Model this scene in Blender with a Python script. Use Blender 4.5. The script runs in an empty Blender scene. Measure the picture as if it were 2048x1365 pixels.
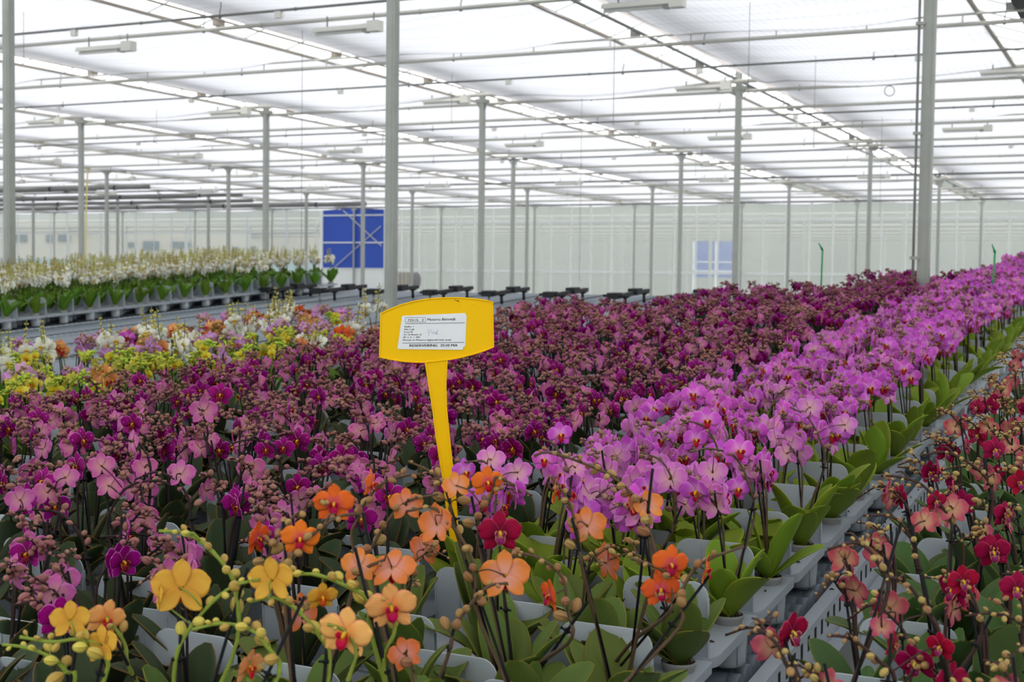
import bpy, math, random
from mathutils import Vector, Matrix, Euler
random.seed(7)
PI = math.pi
sc = bpy.context.scene
COL = sc.collection

# ------------------------------------------------------------------ camera and frame of the place
CAMZ = 1.55
FPX = 2700.0
cam_d = bpy.data.cameras.new('camera')
cam = bpy.data.objects.new('camera', cam_d); COL.objects.link(cam)
cam_d.sensor_width = 36.0; cam_d.lens = 36.0 * FPX / 2048.0
cam_d.clip_end = 400; cam_d.clip_start = 0.05
PITCH, ROLL = math.radians(2.68), math.radians(0.69)
MC = Matrix.Translation((0, 0, CAMZ)) @ Matrix.Rotation(PI/2 - PITCH, 4, 'X') @ Matrix.Rotation(ROLL, 4, 'Z')
cam.matrix_world = MC
cam_d.dof.use_dof = True; cam_d.dof.focus_distance = 2.75; cam_d.dof.aperture_fstop = 9.5
sc.camera = cam

D1 = Vector((math.sin(math.radians(25.7)), math.cos(math.radians(25.7)), 0))   # along the bays and the roller lanes
D2 = Vector((D1.y, -D1.x, 0))                                               # across them
ANG = math.atan2(D2.y, D2.x)                # turn about z that sends x to D2
SL = 0.0617                                  # the gravity lanes rise away from the camera
def G(s, t, z):                              # level frame of the building
    v = D1*s + D2*t; return Vector((v.x, v.y, z))
def TRAYZ(s): return CAMZ - 0.808 + SL*s
def B_(s, t, h=0.0):                         # on the plane of the tray tops
    return G(s, t, TRAYZ(s) + h)
XB = D2.copy(); YB = Vector((D1.x, D1.y, SL)).normalized(); ZB = XB.cross(YB)
RB = Matrix((XB, YB, ZB)).transposed()       # x across, y along the sloping lane, z off it
RG = Matrix((D2, D1, Vector((0, 0, 1)))).transposed()
def unproj(px, py, Y):
    d = MC.to_3x3() @ Vector(((px-1024)/FPX, (682.5-py)/FPX, -1)); o = MC.translation
    return o + d * (Y / d.y)
def proj(p):
    q = MC.inverted() @ p
    return (1024 - FPX*q.x/q.z, 682.5 + FPX*q.y/q.z, -q.z)

# ------------------------------------------------------------------ materials
def srgb(r, g, b):
    f = lambda c: (c/255/12.92) if c/255 <= .04045 else ((c/255+.055)/1.055)**2.4
    return (f(r), f(g), f(b), 1)
def newmat(name):
    m = bpy.data.materials.new(name); m.use_nodes = True
    nt = m.node_tree; nt.nodes.clear()
    out = nt.nodes.new('ShaderNodeOutputMaterial')
    return m, nt, out
def N(nt, t, **k):
    n = nt.nodes.new(t)
    for a, v in k.items(): setattr(n, a, v)
    return n
def plain(name, col, rough=.6, metal=0, trans=0.0, noise=0.0, nscale=40, spec=.4, bump=0.0):
    m, nt, out = newmat(name)
    p = N(nt, 'ShaderNodeBsdfPrincipled')
    p.inputs['Roughness'].default_value = rough; p.inputs['Metallic'].default_value = metal
    p.inputs['Specular IOR Level'].default_value = spec
    p.inputs['Base Color'].default_value = col
    csock = None
    if noise or bump:
        tc = N(nt, 'ShaderNodeTexCoord'); nz = N(nt, 'ShaderNodeTexNoise'); nz.inputs['Scale'].default_value = nscale; nz.inputs['Detail'].default_value = 4
        nt.links.new(tc.outputs['Object'], nz.inputs['Vector'])
        if noise:
            mx = N(nt, 'ShaderNodeMix', data_type='RGBA', blend_type='MIX')
            mx.inputs[6].default_value = tuple(c*(1-noise) for c in col[:3]) + (1,)
            mx.inputs[7].default_value = tuple(min(1, c*(1+noise)) for c in col[:3]) + (1,)
            nt.links.new(nz.outputs[0], mx.inputs[0]); nt.links.new(mx.outputs[2], p.inputs['Base Color']); csock = mx.outputs[2]
        if bump:
            bp = N(nt, 'ShaderNodeBump'); bp.inputs['Strength'].default_value = bump; bp.inputs['Distance'].default_value = .002
            nt.links.new(nz.outputs[0], bp.inputs['Height']); nt.links.new(bp.outputs[0], p.inputs['Normal'])
    if trans:
        tr = N(nt, 'ShaderNodeBsdfTranslucent'); tr.inputs[0].default_value = col
        if csock: nt.links.new(csock, tr.inputs[0])
        ms = N(nt, 'ShaderNodeMixShader'); ms.inputs[0].default_value = trans
        nt.links.new(p.outputs[0], ms.inputs[1]); nt.links.new(tr.outputs[0], ms.inputs[2]); nt.links.new(ms.outputs[0], out.inputs[0])
    else: nt.links.new(p.outputs[0], out.inputs[0])
    return m
def mathn(nt, op, a, b=None, c=None):
    n = N(nt, 'ShaderNodeMath', operation=op)
    for i, v in enumerate((a, b, c)):
        if v is None: continue
        if isinstance(v, (int, float)): n.inputs[i].default_value = v
        else: nt.links.new(v, n.inputs[i])
    return n.outputs[0]
def petal(name, base, edge, centre, vein=.18, cf=.38, ef=(.82, 1.0), trans=.3, veincol=None, jitter=.06):
    """petal colours: darker or lighter centre, fine lengthwise veins, rim of another tint. UV: u along, v across"""
    m, nt, out = newmat(name)
    uv = N(nt, 'ShaderNodeUVMap'); sp = N(nt, 'ShaderNodeSeparateXYZ'); nt.links.new(uv.outputs[0], sp.inputs[0])
    u, v = sp.outputs[0], sp.outputs[1]
    vd = mathn(nt, 'ABSOLUTE', mathn(nt, 'MULTIPLY', mathn(nt, 'SUBTRACT', v, .5), 2))
    e = mathn(nt, 'MAXIMUM', vd, u)
    mr = N(nt, 'ShaderNodeMapRange'); mr.interpolation_type = 'SMOOTHSTEP'; nt.links.new(e, mr.inputs[0]); mr.inputs[1].default_value = ef[0]; mr.inputs[2].default_value = ef[1]
    mc = N(nt, 'ShaderNodeMapRange'); mc.interpolation_type = 'SMOOTHSTEP'; nt.links.new(u, mc.inputs[0]); mc.inputs[1].default_value = cf; mc.inputs[2].default_value = .02
    w = mathn(nt, 'SINE', mathn(nt, 'MULTIPLY', v, 62))
    w = mathn(nt, 'MULTIPLY', mathn(nt, 'POWER', mathn(nt, 'MAXIMUM', w, 0), 3), vein)
    a = N(nt, 'ShaderNodeMix', data_type='RGBA'); a.inputs[6].default_value = base; a.inputs[7].default_value = centre; nt.links.new(mc.outputs[0], a.inputs[0])
    b = N(nt, 'ShaderNodeMix', data_type='RGBA'); nt.links.new(a.outputs[2], b.inputs[6]); b.inputs[7].default_value = edge; nt.links.new(mr.outputs[0], b.inputs[0])
    c = N(nt, 'ShaderNodeMix', data_type='RGBA'); nt.links.new(b.outputs[2], c.inputs[6]); c.inputs[7].default_value = veincol or centre; nt.links.new(w, c.inputs[0])
    oi = N(nt, 'ShaderNodeObjectInfo'); hs = N(nt, 'ShaderNodeHueSaturation')
    nt.links.new(mathn(nt, 'ADD', mathn(nt, 'MULTIPLY', oi.outputs['Random'], jitter*.4), .5-jitter*.2), hs.inputs['Hue'])
    nt.links.new(mathn(nt, 'ADD', mathn(nt, 'MULTIPLY', oi.outputs['Random'], jitter*3), 1-jitter*1.5), hs.inputs['Value'])
    nt.links.new(c.outputs[2], hs.inputs['Color'])
    d = N(nt, 'ShaderNodeBsdfPrincipled'); d.inputs['Roughness'].default_value = .55; d.inputs['Specular IOR Level'].default_value = .14
    t = N(nt, 'ShaderNodeBsdfTranslucent'); ms = N(nt, 'ShaderNodeMixShader'); ms.inputs[0].default_value = trans
    nt.links.new(hs.outputs[0], d.inputs['Base Color']); nt.links.new(hs.outputs[0], t.inputs[0])
    nt.links.new(d.outputs[0], ms.inputs[1]); nt.links.new(t.outputs[0], ms.inputs[2]); nt.links.new(ms.outputs[0], out.inputs[0])
    return m
S = srgb
VAR = {}
def variety(key, front, fe, fc, back, be, bc, lip, lip2, bud, budc, stem, leaf, leafe, vein=.2, ef=(.8, 1), cf=.38):
    VAR[key] = dict(
        front=petal(key+'_petal_front', S(*front), S(*fe), S(*fc), vein, cf, ef),
        back=petal(key+'_petal_back', S(*back), S(*be), S(*bc), .35, .5, (.8, 1), veincol=S(*bc)),
        lip=petal(key+'_lip', S(*lip), S(*lip2), S(*lip2), .1, .35),
        bud=petal(key+'_bud', S(*bud), S(*budc), S(*bud), .55, .2, (.9, 1.0), .08, veincol=S(*budc), jitter=.12),
        stem=plain(key+'_stem', S(*stem), .6, noise=.25, nscale=60, spec=.2),
        leaf=petal(key+'_leaf', S(*leaf), S(*leafe), S(*leaf), .05, .2, (.93, 1.0), .12, veincol=S(*leafe), jitter=.08))
#        key     front           edge           centre         back            edge           centre         lip            lip2           bud            bud veins      stem          leaf          leaf edge
variety('purple', (164,8,134), (232,136,222), (116,0,72), (222,108,182), (234,130,222), (236,164,176), (110,0,40), (235,120,30), (158,106,100), (112,68,66), (50,36,35), (58,72,46), (110,80,36), .12, (.87, 1), .45)
variety('pink', (226,96,224), (238,148,238), (242,168,236), (234,132,220), (238,150,236), (242,190,200), (184,0,70), (220,110,40), (156,118,100), (116,80,66), (92,74,58), (122,146,42), (150,160,50), .25, (.86, 1))
variety('orange', (244,118,44), (236,140,40), (226,90,110), (238,142,62), (232,150,50), (240,170,150), (186,4,72), (230,90,40), (168,128,84), (120,84,54), (92,72,54), (92,110,48), (126,120,44), .15, (.88, 1), .25)
variety('peach', (248,190,120), (236,156,132), (240,150,84), (236,168,96), (236,158,120), (236,178,140), (206,0,72), (240,110,30), (196,166,92), (150,118,60), (126,136,54), (84,104,46), (116,116,44), .8, (.8, 1), .3)
variety('yellow', (238,190,72), (232,176,60), (208,126,36), (236,190,76), (230,176,66), (232,176,66), (200,60,30), (240,130,30), (202,178,88), (164,132,58), (130,146,56), (84,104,46), (116,116,44), .8, (.85, 1), .35)
variety('red', (166,6,66), (206,60,110), (120,0,50), (204,82,108), (212,90,126), (222,170,134), (150,20,110), (240,190,120), (178,150,92), (144,96,74), (66,46,42), (72,98,50), (110,110,50), .15, (.86, 1))
variety('white', (246,244,236), (250,250,246), (240,240,210), (246,246,238), (248,248,244), (240,242,222), (240,200,60), (236,180,40), (206,194,112), (168,156,74), (112,118,60), (96,136,44), (126,156,54), .05, (.85, 1))
variety('lilac', (222,152,222), (232,180,232), (236,200,234), (224,170,214), (230,182,226), (236,206,214), (200,40,130), (240,180,60), (176,140,120), (130,100,84), (96,84,66), (84,110,46), (116,126,50), .2, (.85, 1))
variety('lemon', (242,226,80), (240,226,90), (230,210,50), (232,224,110), (232,224,120), (216,216,100), (220,120,20), (240,200,40), (190,204,70), (150,170,50), (120,150,50), (96,128,40), (126,150,50), .15, (.85, 1))

M = dict(
 stick=plain('black_plastic_stick', S(16,16,18), .6, spec=.2),
 pot=plain('translucent_grey_pot', S(168,168,164), .4, trans=.25, noise=.12, nscale=30),
 bark=plain('bark_substrate', S(62,46,34), .95, noise=.6, nscale=140, bump=1.0),
 root=plain('aerial_root', S(150,152,128), .8, noise=.2, nscale=60),
 tray=plain('frosted_tray_plastic', S(206,213,219), .38, trans=.4, noise=.04, nscale=12, spec=.5),
 roller=plain('grey_roller_plastic', S(112,122,130), .45, noise=.1, nscale=20),
 rail=plain('galvanised_rail', S(190,197,204), .42, metal=.3, noise=.08, nscale=25),
 dark=plain('dark_slot', S(26,27,30), .8),
 steel=plain('galvanised_post', S(164,166,160), .5, metal=.35, noise=.14, nscale=9),
 pipe=plain('painted_grey_pipe', S(196,194,186), .5, metal=.15, noise=.07, nscale=8),
 darkpipe=plain('weathered_grey_pipe', S(128,128,126), .55, metal=.2, noise=.12, nscale=9),
 brownbeam=plain('brownish_screen_profile', S(168,158,146), .6, noise=.1, nscale=6),
 lampw=plain('lamp_housing_white', S(222,220,212), .45),
 tube=plain('lamp_tube_glass', S(236,236,232), .2),
 yellow=plain('yellow_plastic', S(255,198,6), .5, noise=.03, nscale=10, spec=.12),
 paper=plain('label_paper', S(236,238,242), .5, noise=.02, nscale=30),
 ink=plain('black_ink', S(30,30,34), .7),
 blueink=plain('pale_blue_pen', S(120,140,196), .7),
 smudge=plain('brown_smudge', S(150,88,14), .8),
 blue=plain('blue_panel', S(44,80,178), .5, noise=.05, nscale=2),
 blue2=plain('pale_blue_panel', S(48,84,168), .5, noise=.05, nscale=2),
 whitewall=plain('white_wall_panel', S(226,228,226), .6, noise=.03, nscale=1),
 floor=plain('concrete_floor', S(176,178,176), .8, noise=.2, nscale=1.5),
 black=plain('black_rubber', S(34,35,38), .6),
 mull=plain('white_mullion', S(226,230,228), .5),
 cream=plain('cream_building', S(176,173,162), .8, noise=.06, nscale=.4),
 bwin=plain('far_window_glass', S(78,96,106), .3),
 green=plain('green_plastic', S(40,150,84), .5),
 orangep=plain('orange_plastic', S(230,140,30), .5),
 cableyel=plain('yellow_cable', S(214,200,120), .5),
 debris=plain('bark_crumb', S(70,50,36), .95),
 foilage=plain('far_green', S(110,130,90), .8, noise=.3, nscale=1),
)
def mat_screen():
    """woven climate screen: lets diffuse daylight through, fine threads along both ways"""
    m, nt, out = newmat('woven_climate_screen')
    tc = N(nt, 'ShaderNodeTexCoord'); sp = N(nt, 'ShaderNodeSeparateXYZ'); nt.links.new(tc.outputs['Object'], sp.inputs[0])
    w1 = mathn(nt, 'SINE', mathn(nt, 'MULTIPLY', sp.outputs[0], 70)); w2 = mathn(nt, 'SINE', mathn(nt, 'MULTIPLY', sp.outputs[1], 16))
    nz = N(nt, 'ShaderNodeTexNoise'); nz.inputs['Scale'].default_value = 1.0; nz.inputs['Detail'].default_value = 6; nz.inputs['Roughness'].default_value = .65
    mp = N(nt, 'ShaderNodeMapping'); mp.inputs['Scale'].default_value = (.5, 4.0, 1)
    nt.links.new(tc.outputs['Object'], mp.inputs[0]); nt.links.new(mp.outputs[0], nz.inputs['Vector'])
    f = mathn(nt, 'ADD', mathn(nt, 'MULTIPLY', w1, .10), mathn(nt, 'MULTIPLY', mathn(nt, 'POWER', mathn(nt, 'ABSOLUTE', w2), 30), -.28))
    f = mathn(nt, 'ADD', f, mathn(nt, 'ADD', mathn(nt, 'MULTIPLY', nz.outputs[0], 1.3), -.02))
    mx = N(nt, 'ShaderNodeMix', data_type='RGBA'); mx.inputs[6].default_value = (.45, .45, .49, 1); mx.inputs[7].default_value = (.68, .68, .69, 1)
    mx.clamp_factor = True
    nt.links.new(f, mx.inputs[0])
    t = N(nt, 'ShaderNodeBsdfTranslucent'); d = N(nt, 'ShaderNodeBsdfDiffuse'); d.inputs[0].default_value = (.8, .8, .8, 1)
    nt.links.new(mx.outputs[2], t.inputs[0])
    ms = N(nt, 'ShaderNodeMixShader'); ms.inputs[0].default_value = .88
    nt.links.new(d.outputs[0], ms.inputs[1]); nt.links.new(t.outputs[0], ms.inputs[2]); nt.links.new(ms.outputs[0], out.inputs[0])
    return m
M['screen'] = mat_screen()
M['screenfold'] = plain('gathered_screen_cloth', (.80, .74, .71, 1), .8, trans=.85, noise=.06, nscale=3)
def mat_glass(name, clear, col):
    m, nt, out = newmat(name)
    t = N(nt, 'ShaderNodeBsdfTransparent'); t.inputs[0].default_value = (.94, .95, .945, 1)
    tl = N(nt, 'ShaderNodeBsdfTranslucent'); tl.inputs[0].default_value = col
    d = N(nt, 'ShaderNodeBsdfDiffuse'); d.inputs[0].default_value = col
    a = N(nt, 'ShaderNodeMixShader'); a.inputs[0].default_value = .5; nt.links.new(tl.outputs[0], a.inputs[1]); nt.links.new(d.outputs[0], a.inputs[2])
    tc = N(nt, 'ShaderNodeTexCoord'); nz = N(nt, 'ShaderNodeTexNoise'); nz.inputs['Scale'].default_value = .35; nz.inputs['Detail'].default_value = 3
    nt.links.new(tc.outputs['Object'], nz.inputs['Vector'])
    b = N(nt, 'ShaderNodeMixShader'); nt.links.new(mathn(nt, 'ADD', mathn(nt, 'MULTIPLY', nz.outputs[0], .3), 1-clear-.15), b.inputs[0])
    nt.links.new(t.outputs[0], b.inputs[1]); nt.links.new(a.outputs[0], b.inputs[2]); nt.links.new(b.outputs[0], out.inputs[0])
    return m
M['mid_glass'] = mat_glass('slightly_hazed_glass', .72, S(214, 216, 210))  # pale diffuse share puts the haze of the far view into the pane
M['clear_glass'] = mat_glass('clearer_glass', .82, S(214, 216, 212))
M['haze_glass'] = mat_glass('milky_glass', .5, S(232, 236, 228))  # half diffuse, for the added walls that pass daylight

# ------------------------------------------------------------------ mesh builder
class MB:
    def __init__(s): s.v = []; s.f = []; s.m = []; s.uv = []
    def face(s, idx, mi, uvs=None):
        s.f.append(tuple(idx)); s.m.append(mi); s.uv.append(uvs or [(0.5, 0.5)]*len(idx))
    def box(s, lo, hi, mi=0):
        b = len(s.v)
        for z in (lo[2], hi[2]):
            for x, y in ((lo[0], lo[1]), (hi[0], lo[1]), (hi[0], hi[1]), (lo[0], hi[1])): s.v.append(Vector((x, y, z)))
        for q in ((3,2,1,0), (4,5,6,7), (0,1,5,4), (1,2,6,5), (2,3,7,6), (3,0,4,7)): s.face([b+i for i in q], mi)
    def tube(s, pts, r, n=6, mi=0, caps=True):
        pts = [Vector(p) for p in pts]
        if not isinstance(r, (list, tuple)): r = [r]*len(pts)
        b = len(s.v); up = Vector((0, 0, 1)); prev = None
        for i, p in enumerate(pts):
            d = (pts[min(i+1, len(pts)-1)] - pts[max(i-1, 0)])
            d = d.normalized() if d.length > 1e-9 else Vector((0, 0, 1))
            if prev is None:
                a = d.cross(up if abs(d.z) < .9 else Vector((1, 0, 0))).normalized()
            else:
                a = prev - d*prev.dot(d); a = a.normalized() if a.length > 1e-6 else d.cross(Vector((1, 0, 0))).normalized()
            prev = a; c = d.cross(a)
            for k in range(n):
                an = 2*PI*k/n; s.v.append(p + (a*math.cos(an) + c*math.sin(an))*r[i])
        L = len(pts)
        for i in range(L-1):
            for k in range(n):
                k2 = (k+1) % n
                s.face((b+i*n+k, b+i*n+k2, b+(i+1)*n+k2, b+(i+1)*n+k), mi, [(i/L, k/n), (i/L, (k+1)/n), ((i+1)/L, (k+1)/n), ((i+1)/L, k/n)])
        if caps:
            s.face([b+k for k in reversed(range(n))], mi); s.face([b+(L-1)*n+k for k in range(n)], mi)
    def lathe(s, prof, n=16, mi=0, c=(0, 0, 0), axis=None, caps=(True, True)):
        """prof: (radius, height) pairs about z, or about the vector axis"""
        b = len(s.v); Q = axis.to_track_quat('Z', 'Y') if axis is not None else None
        for i, (r, h) in enumerate(prof):
            for k in range(n):
                an = 2*PI*k/n; p = Vector((r*math.cos(an), r*math.sin(an), h))
                if Q: p = Q @ p
                s.v.append(p + Vector(c))
        L = len(prof)
        for i in range(L-1):
            for k in range(n):
                k2 = (k+1) % n
                s.face((b+i*n+k, b+i*n+k2, b+(i+1)*n+k2, b+(i+1)*n+k), mi, [(i/(L-1), k/n), (i/(L-1), (k+1)/n), ((i+1)/(L-1), (k+1)/n), ((i+1)/(L-1), k/n)])
        if caps[0]: s.face([b+k for k in reversed(range(n))], mi)
        if caps[1]: s.face([b+(L-1)*n+k for k in range(n)], mi)
    def sheet(s, P, nu, nv, thick, mf, mb, mat4=None):
        """closed thin solid from a grid P(u,v)->(point, normal): front layer, back layer and the rim between"""
        b = len(s.v); g = []
        for i in range(nu+1):
            for j in range(nv+1):
                g.append(P(i/nu, j/nv))
        pts = [[g[i*(nv+1)+j] for j in range(nv+1)] for i in range(nu+1)]
        nrm = [[None]*(nv+1) for _ in range(nu+1)]
        for i in range(nu+1):
            for j in range(nv+1):
                du = pts[min(i+1, nu)][j]-pts[max(i-1, 0)][j]; dv = pts[i][min(j+1, nv)]-pts[i][max(j-1, 0)]
                n = du.cross(dv)
                if n.length < 1e-12: n = (pts[min(i+1, nu)][nv//2]-pts[max(i-1, 0)][nv//2]).cross(pts[min(max(i, 1), nu-1)][nv]-pts[min(max(i, 1), nu-1)][0])
                nrm[i][j] = n.normalized() if n.length > 1e-14 else Vector((0, 0, 1))
        for sg in (.5, -.5):
            for i in range(nu+1):
                for j in range(nv+1): s.v.append(pts[i][j] + nrm[i][j]*thick*sg)
        K = (nu+1)*(nv+1); I = lambda i, j, l: b + l*K + i*(nv+1)+j
        for i in range(nu):
            for j in range(nv):
                uv = [(i/nu, j/nv), ((i+1)/nu, j/nv), ((i+1)/nu, (j+1)/nv), (i/nu, (j+1)/nv)]
                s.face((I(i,j,0), I(i+1,j,0), I(i+1,j+1,0), I(i,j+1,0)), mf, uv)
                s.face((I(i,j+1,1), I(i+1,j+1,1), I(i+1,j,1), I(i,j,1)), mb, [uv[3], uv[2], uv[1], uv[0]])
        for i in range(nu):
            for j, fl in ((0, 1), (nv, 0)):
                q = (I(i,j,0), I(i+1,j,0), I(i+1,j,1), I(i,j,1)); uv = [(i/nu, j/nv), ((i+1)/nu, j/nv), ((i+1)/nu, j/nv), (i/nu, j/nv)]
                if fl: q = q[::-1]; uv = uv[::-1]
                s.face(q, mf, uv)
    def add(s, o, mat, mimap=None):
        b = len(s.v)
        s.v += [mat @ p for p in o.v]
        s.f += [tuple(i+b for i in f) for f in o.f]; s.m += [mimap[i] if mimap else i for i in o.m]; s.uv += o.uv
    def mesh(s, name, mats, smooth=True):
        me = bpy.data.meshes.new(name)
        me.from_pydata([tuple(p) for p in s.v], [], s.f)
        for m in mats: me.materials.append(m)
        me.polygons.foreach_set('material_index', s.m)
        me.polygons.foreach_set('use_smooth', [smooth]*len(s.f))
        ul = me.uv_layers.new(name='UVMap')
        fl = []
        for u in s.uv:
            for a in u: fl += [a[0], a[1]]
        ul.data.foreach_set('uv', fl)
        me.update(); return me

def link(name, data, parent=None, mw=None, local=None):
    o = bpy.data.objects.new(name, data); COL.objects.link(o)
    if parent is not None:
        o.parent = parent
        if local is not None: o.matrix_local = local
    elif mw is not None: o.matrix_world = mw
    return o
def tag(o, label=None, cat=None, group=None, kind=None):
    if label: o['label'] = label
    if cat: o['category'] = cat
    if group: o['group'] = group
    if kind: o['kind'] = kind
    return o
def struct(name, mb, mats, label=None, smooth=False, mw=None):
    o = link(name, mb.mesh(name, mats, smooth), mw=mw); o['kind'] = 'structure'
    if label: o['label'] = label
    return o
def TR(p, R=None, s=1.0):
    m = Matrix.Translation(p)
    if R is not None: m = m @ R.to_4x4()
    if s != 1.0: m = m @ Matrix.Scale(s, 4)
    return m
def eul(x, y, z): return Euler((x, y, z)).to_matrix()
ORD = 'first second third fourth fifth sixth seventh eighth ninth tenth eleventh twelfth thirteenth fourteenth fifteenth sixteenth seventeenth eighteenth nineteenth twentieth'.split()
TENS = {20: 'twenty', 30: 'thirty', 40: 'forty', 50: 'fifty'}
def ordw(n):
    if n <= 20: return ORD[n-1]
    if n % 10 == 0: return TENS[n][:-1] + 'ieth'
    return TENS[n//10*10] + '-' + ORD[n % 10 - 1]

# ------------------------------------------------------------------ orchid pieces
def outl(u, a, b0, p=1.0, q=1.0):
    return b0 + (1-b0)*math.sin(PI/2*u/a)**p if u < a else max(.05, 1-((u-a)/(1-a))**2)**(.5*q)
def tepal(mb, ang, L, W, off, cup, curl, nu, nv, wp=(1.0, .55), twist=0, mf=0, mbk=1, th=.0006, root=.003):
    d = Vector((math.sin(ang), 0, math.cos(ang))); w = Vector((math.cos(ang), 0, -math.sin(ang))); n = Vector((0, -1, 0))
    def P(u, v):
        c = (v-.5)*2; u = 1-(1-u)**1.9
        wid = W*.5*outl(u, *wp)
        x = c*wid; l = root + u*L*(1 - .06*c*c)
        h = off + curl*u*u*L - cup*c*c*W*.5*math.sin(PI*u) + .0012*math.sin(c*5+u*9)*u
        return d*l + w*x + n*h
    mb.sheet(P, nu, nv, th, mbk, mf)
def flower_mb(lod=0, k=0, twin=False):
    r = random.Random(100+k); mb = MB()
    nu, nv = (8, 6) if lod == 0 else ((5, 4) if lod == 1 else (3, 2))
    j = lambda a: r.uniform(-a, a)
    open_ = (0.0, .12, -.18, .3)[k % 4]
    tepal(mb, 0+j(.06), .034, .0235, -.0016, .12, -.05+open_, nu, nv, (.56, .42, 1.2))
    for sg in (-1, 1):
        tepal(mb, sg*(2.42+j(.08)), .035, .022, -.0018, .12, -.08+open_, nu, nv, (.52, .45, 1.2))
        tepal(mb, sg*(1.30+j(.06)), .0355, .038, .0006, .10+j(.03), -.04+open_*1.1+j(.05), nu, nv, (.54, .30, 1.0))
    if twin:   # a flower with petals that copy the lip's colour
        pass
    return mb
def lip_mb(lod=0):
    mb = MB(); nu = 4 if lod == 0 else 2
    def mid(u, v):
        c = (v-.5)*2; wid = .0085*math.sin(PI*min(1, (u*.8+.16)))**.6*(1.2-u*.5)
        return Vector((c*wid, -.004 - .011*math.sin(u*2.2) + .003*c*c, -.003 - .017*u))
    mb.sheet(mid, nu, 2, .0008, 0, 0)
    for sg in (-1, 1):
        def side(u, v, sg=sg):
            c = (v-.5)*2; wid = .0055*math.sin(PI*min(1, u*.8+.15))
            return Vector((sg*(.003+.0065*u), -.004 - .009*u, -.003+.004*u + c*wid))
        mb.sheet(side, nu, 2, .0008, 0, 0)
    mb.lathe([(.0008, -.009), (.0022, -.007), (.003, -.003), (.0026, .002), (.001, .004)], 8 if lod == 0 else 5, 1, (0, -.003, .001), Vector((0, .8, .35)).normalized())
    return mb
def bud_mb(n=10, L=.0172, R=.0059, lod=0):
    mb = MB(); pr = [(.0006, 0), (.55, .12), (.9, .32), (1, .52), (.84, .74), (.5, .92), (.06, 1.0)] if lod == 0 else [(.1, 0), (.9, .3), (.95, .6), (.08, 1)]
    mb.lathe([(max(.0004, a*R) if i else .0008, h*L) for i, (a, h) in enumerate(pr)], n, 0)
    return mb
def crv(ctrl, n):
    pts = [Vector(c) for c in ctrl]; P = [pts[0]*2-pts[1]] + pts + [pts[-1]*2-pts[-2]]; out = []
    segs = len(pts)-1
    for i in range(n+1):
        x = i/n*segs; k = min(int(x), segs-1); t = x-k; a, b, c, d = P[k:k+4]
        out.append(.5*((2*b) + (c-a)*t + (2*a-5*b+4*c-d)*t*t + (-a+3*b-3*c+d)*t**3))
    return out
def leaf_mb(k, lod=0):
    r = random.Random(40+k); L = r.uniform(.135, .18); W = r.uniform(.062, .082); mb = MB(); nu, nv = ((9, 4) if lod == 0 else (5, 2))
    if k % 6 == 5: W *= .55
    bend = r.uniform(.1, .65); tw = r.uniform(-.25, .25)
    def P(u, v):
        c = (v-.5)*2; a = -bend*u*u
        uq = 1-(1-u)**1.8; wid = W*.5*outl(uq, .55, .30, 1.0, 1.05)
        # arc in the x-z plane that starts along +x and droops by bend
        u = 1-(1-u)**1.8 if u > 0 else 0
        x = L*(u - bend*bend*u**5/10*.6); z = L*(-bend*u**3/3)
        y = c*wid; zz = z + abs(c)**1.6*wid*.28 + tw*c*wid*u
        return Vector((x, y, zz))
    mb.sheet(P, nu, nv, .0016, 0, 0)
    return mb
LEAF = [leaf_mb(k) for k in range(6)]; LEAF_L = [leaf_mb(k, 1) for k in range(6)]
FL = [flower_mb(0, k) for k in range(4)]; FL_M = [flower_mb(1, k) for k in range(4)]; FL_L = [flower_mb(2, k) for k in range(4)]
LIP, LIP_L = lip_mb(0), lip_mb(1)
BUD, BUD_L = bud_mb(), bud_mb(5, lod=1)
MESH = {}
def shared(key, fn):
    if key not in MESH: MESH[key] = fn()
    return MESH[key]

def look_rot(yaw, pitch, roll):
    """flower faces -y (towards the camera) at yaw 0"""
    return Matrix.Rotation(yaw, 3, 'Z') @ Matrix.Rotation(pitch, 3, 'X') @ Matrix.Rotation(roll, 3, 'Y')

def spike_random(r, key, az, tall):
    """one flower stem as local control points, its side branch, bud spots and flower spots. Local frame: z up, origin at the pot's soil"""
    H = {'white': .27, 'purple': .245}.get(key, .235)*tall
    rad = Vector((math.cos(az), math.sin(az), 0)); lean = r.uniform(.0, .04)
    if key == 'white':
        top = rad*(lean+.035) + Vector((0, 0, H+.10)); c = [(0, 0, 0), rad*lean*.4+Vector((0, 0, H*.5)), rad*lean+Vector((0, 0, H*.85)), rad*(lean+.02)+Vector((0, 0, H)), top]
    else:
        rr = r.uniform(.06, .115); dz = r.uniform(-.02, .012)
        c = [Vector((0, 0, 0)), rad*lean*.5+Vector((0, 0, H*.45)), rad*lean+Vector((0, 0, H*.85)), rad*(lean+.03)+Vector((0, 0, H*1.02)),
             rad*(lean+rr*.62)+Vector((0, 0, H*1.07)), rad*(lean+rr)+Vector((0, 0, H*1.03+dz))]
    return crv(c, 18)

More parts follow.
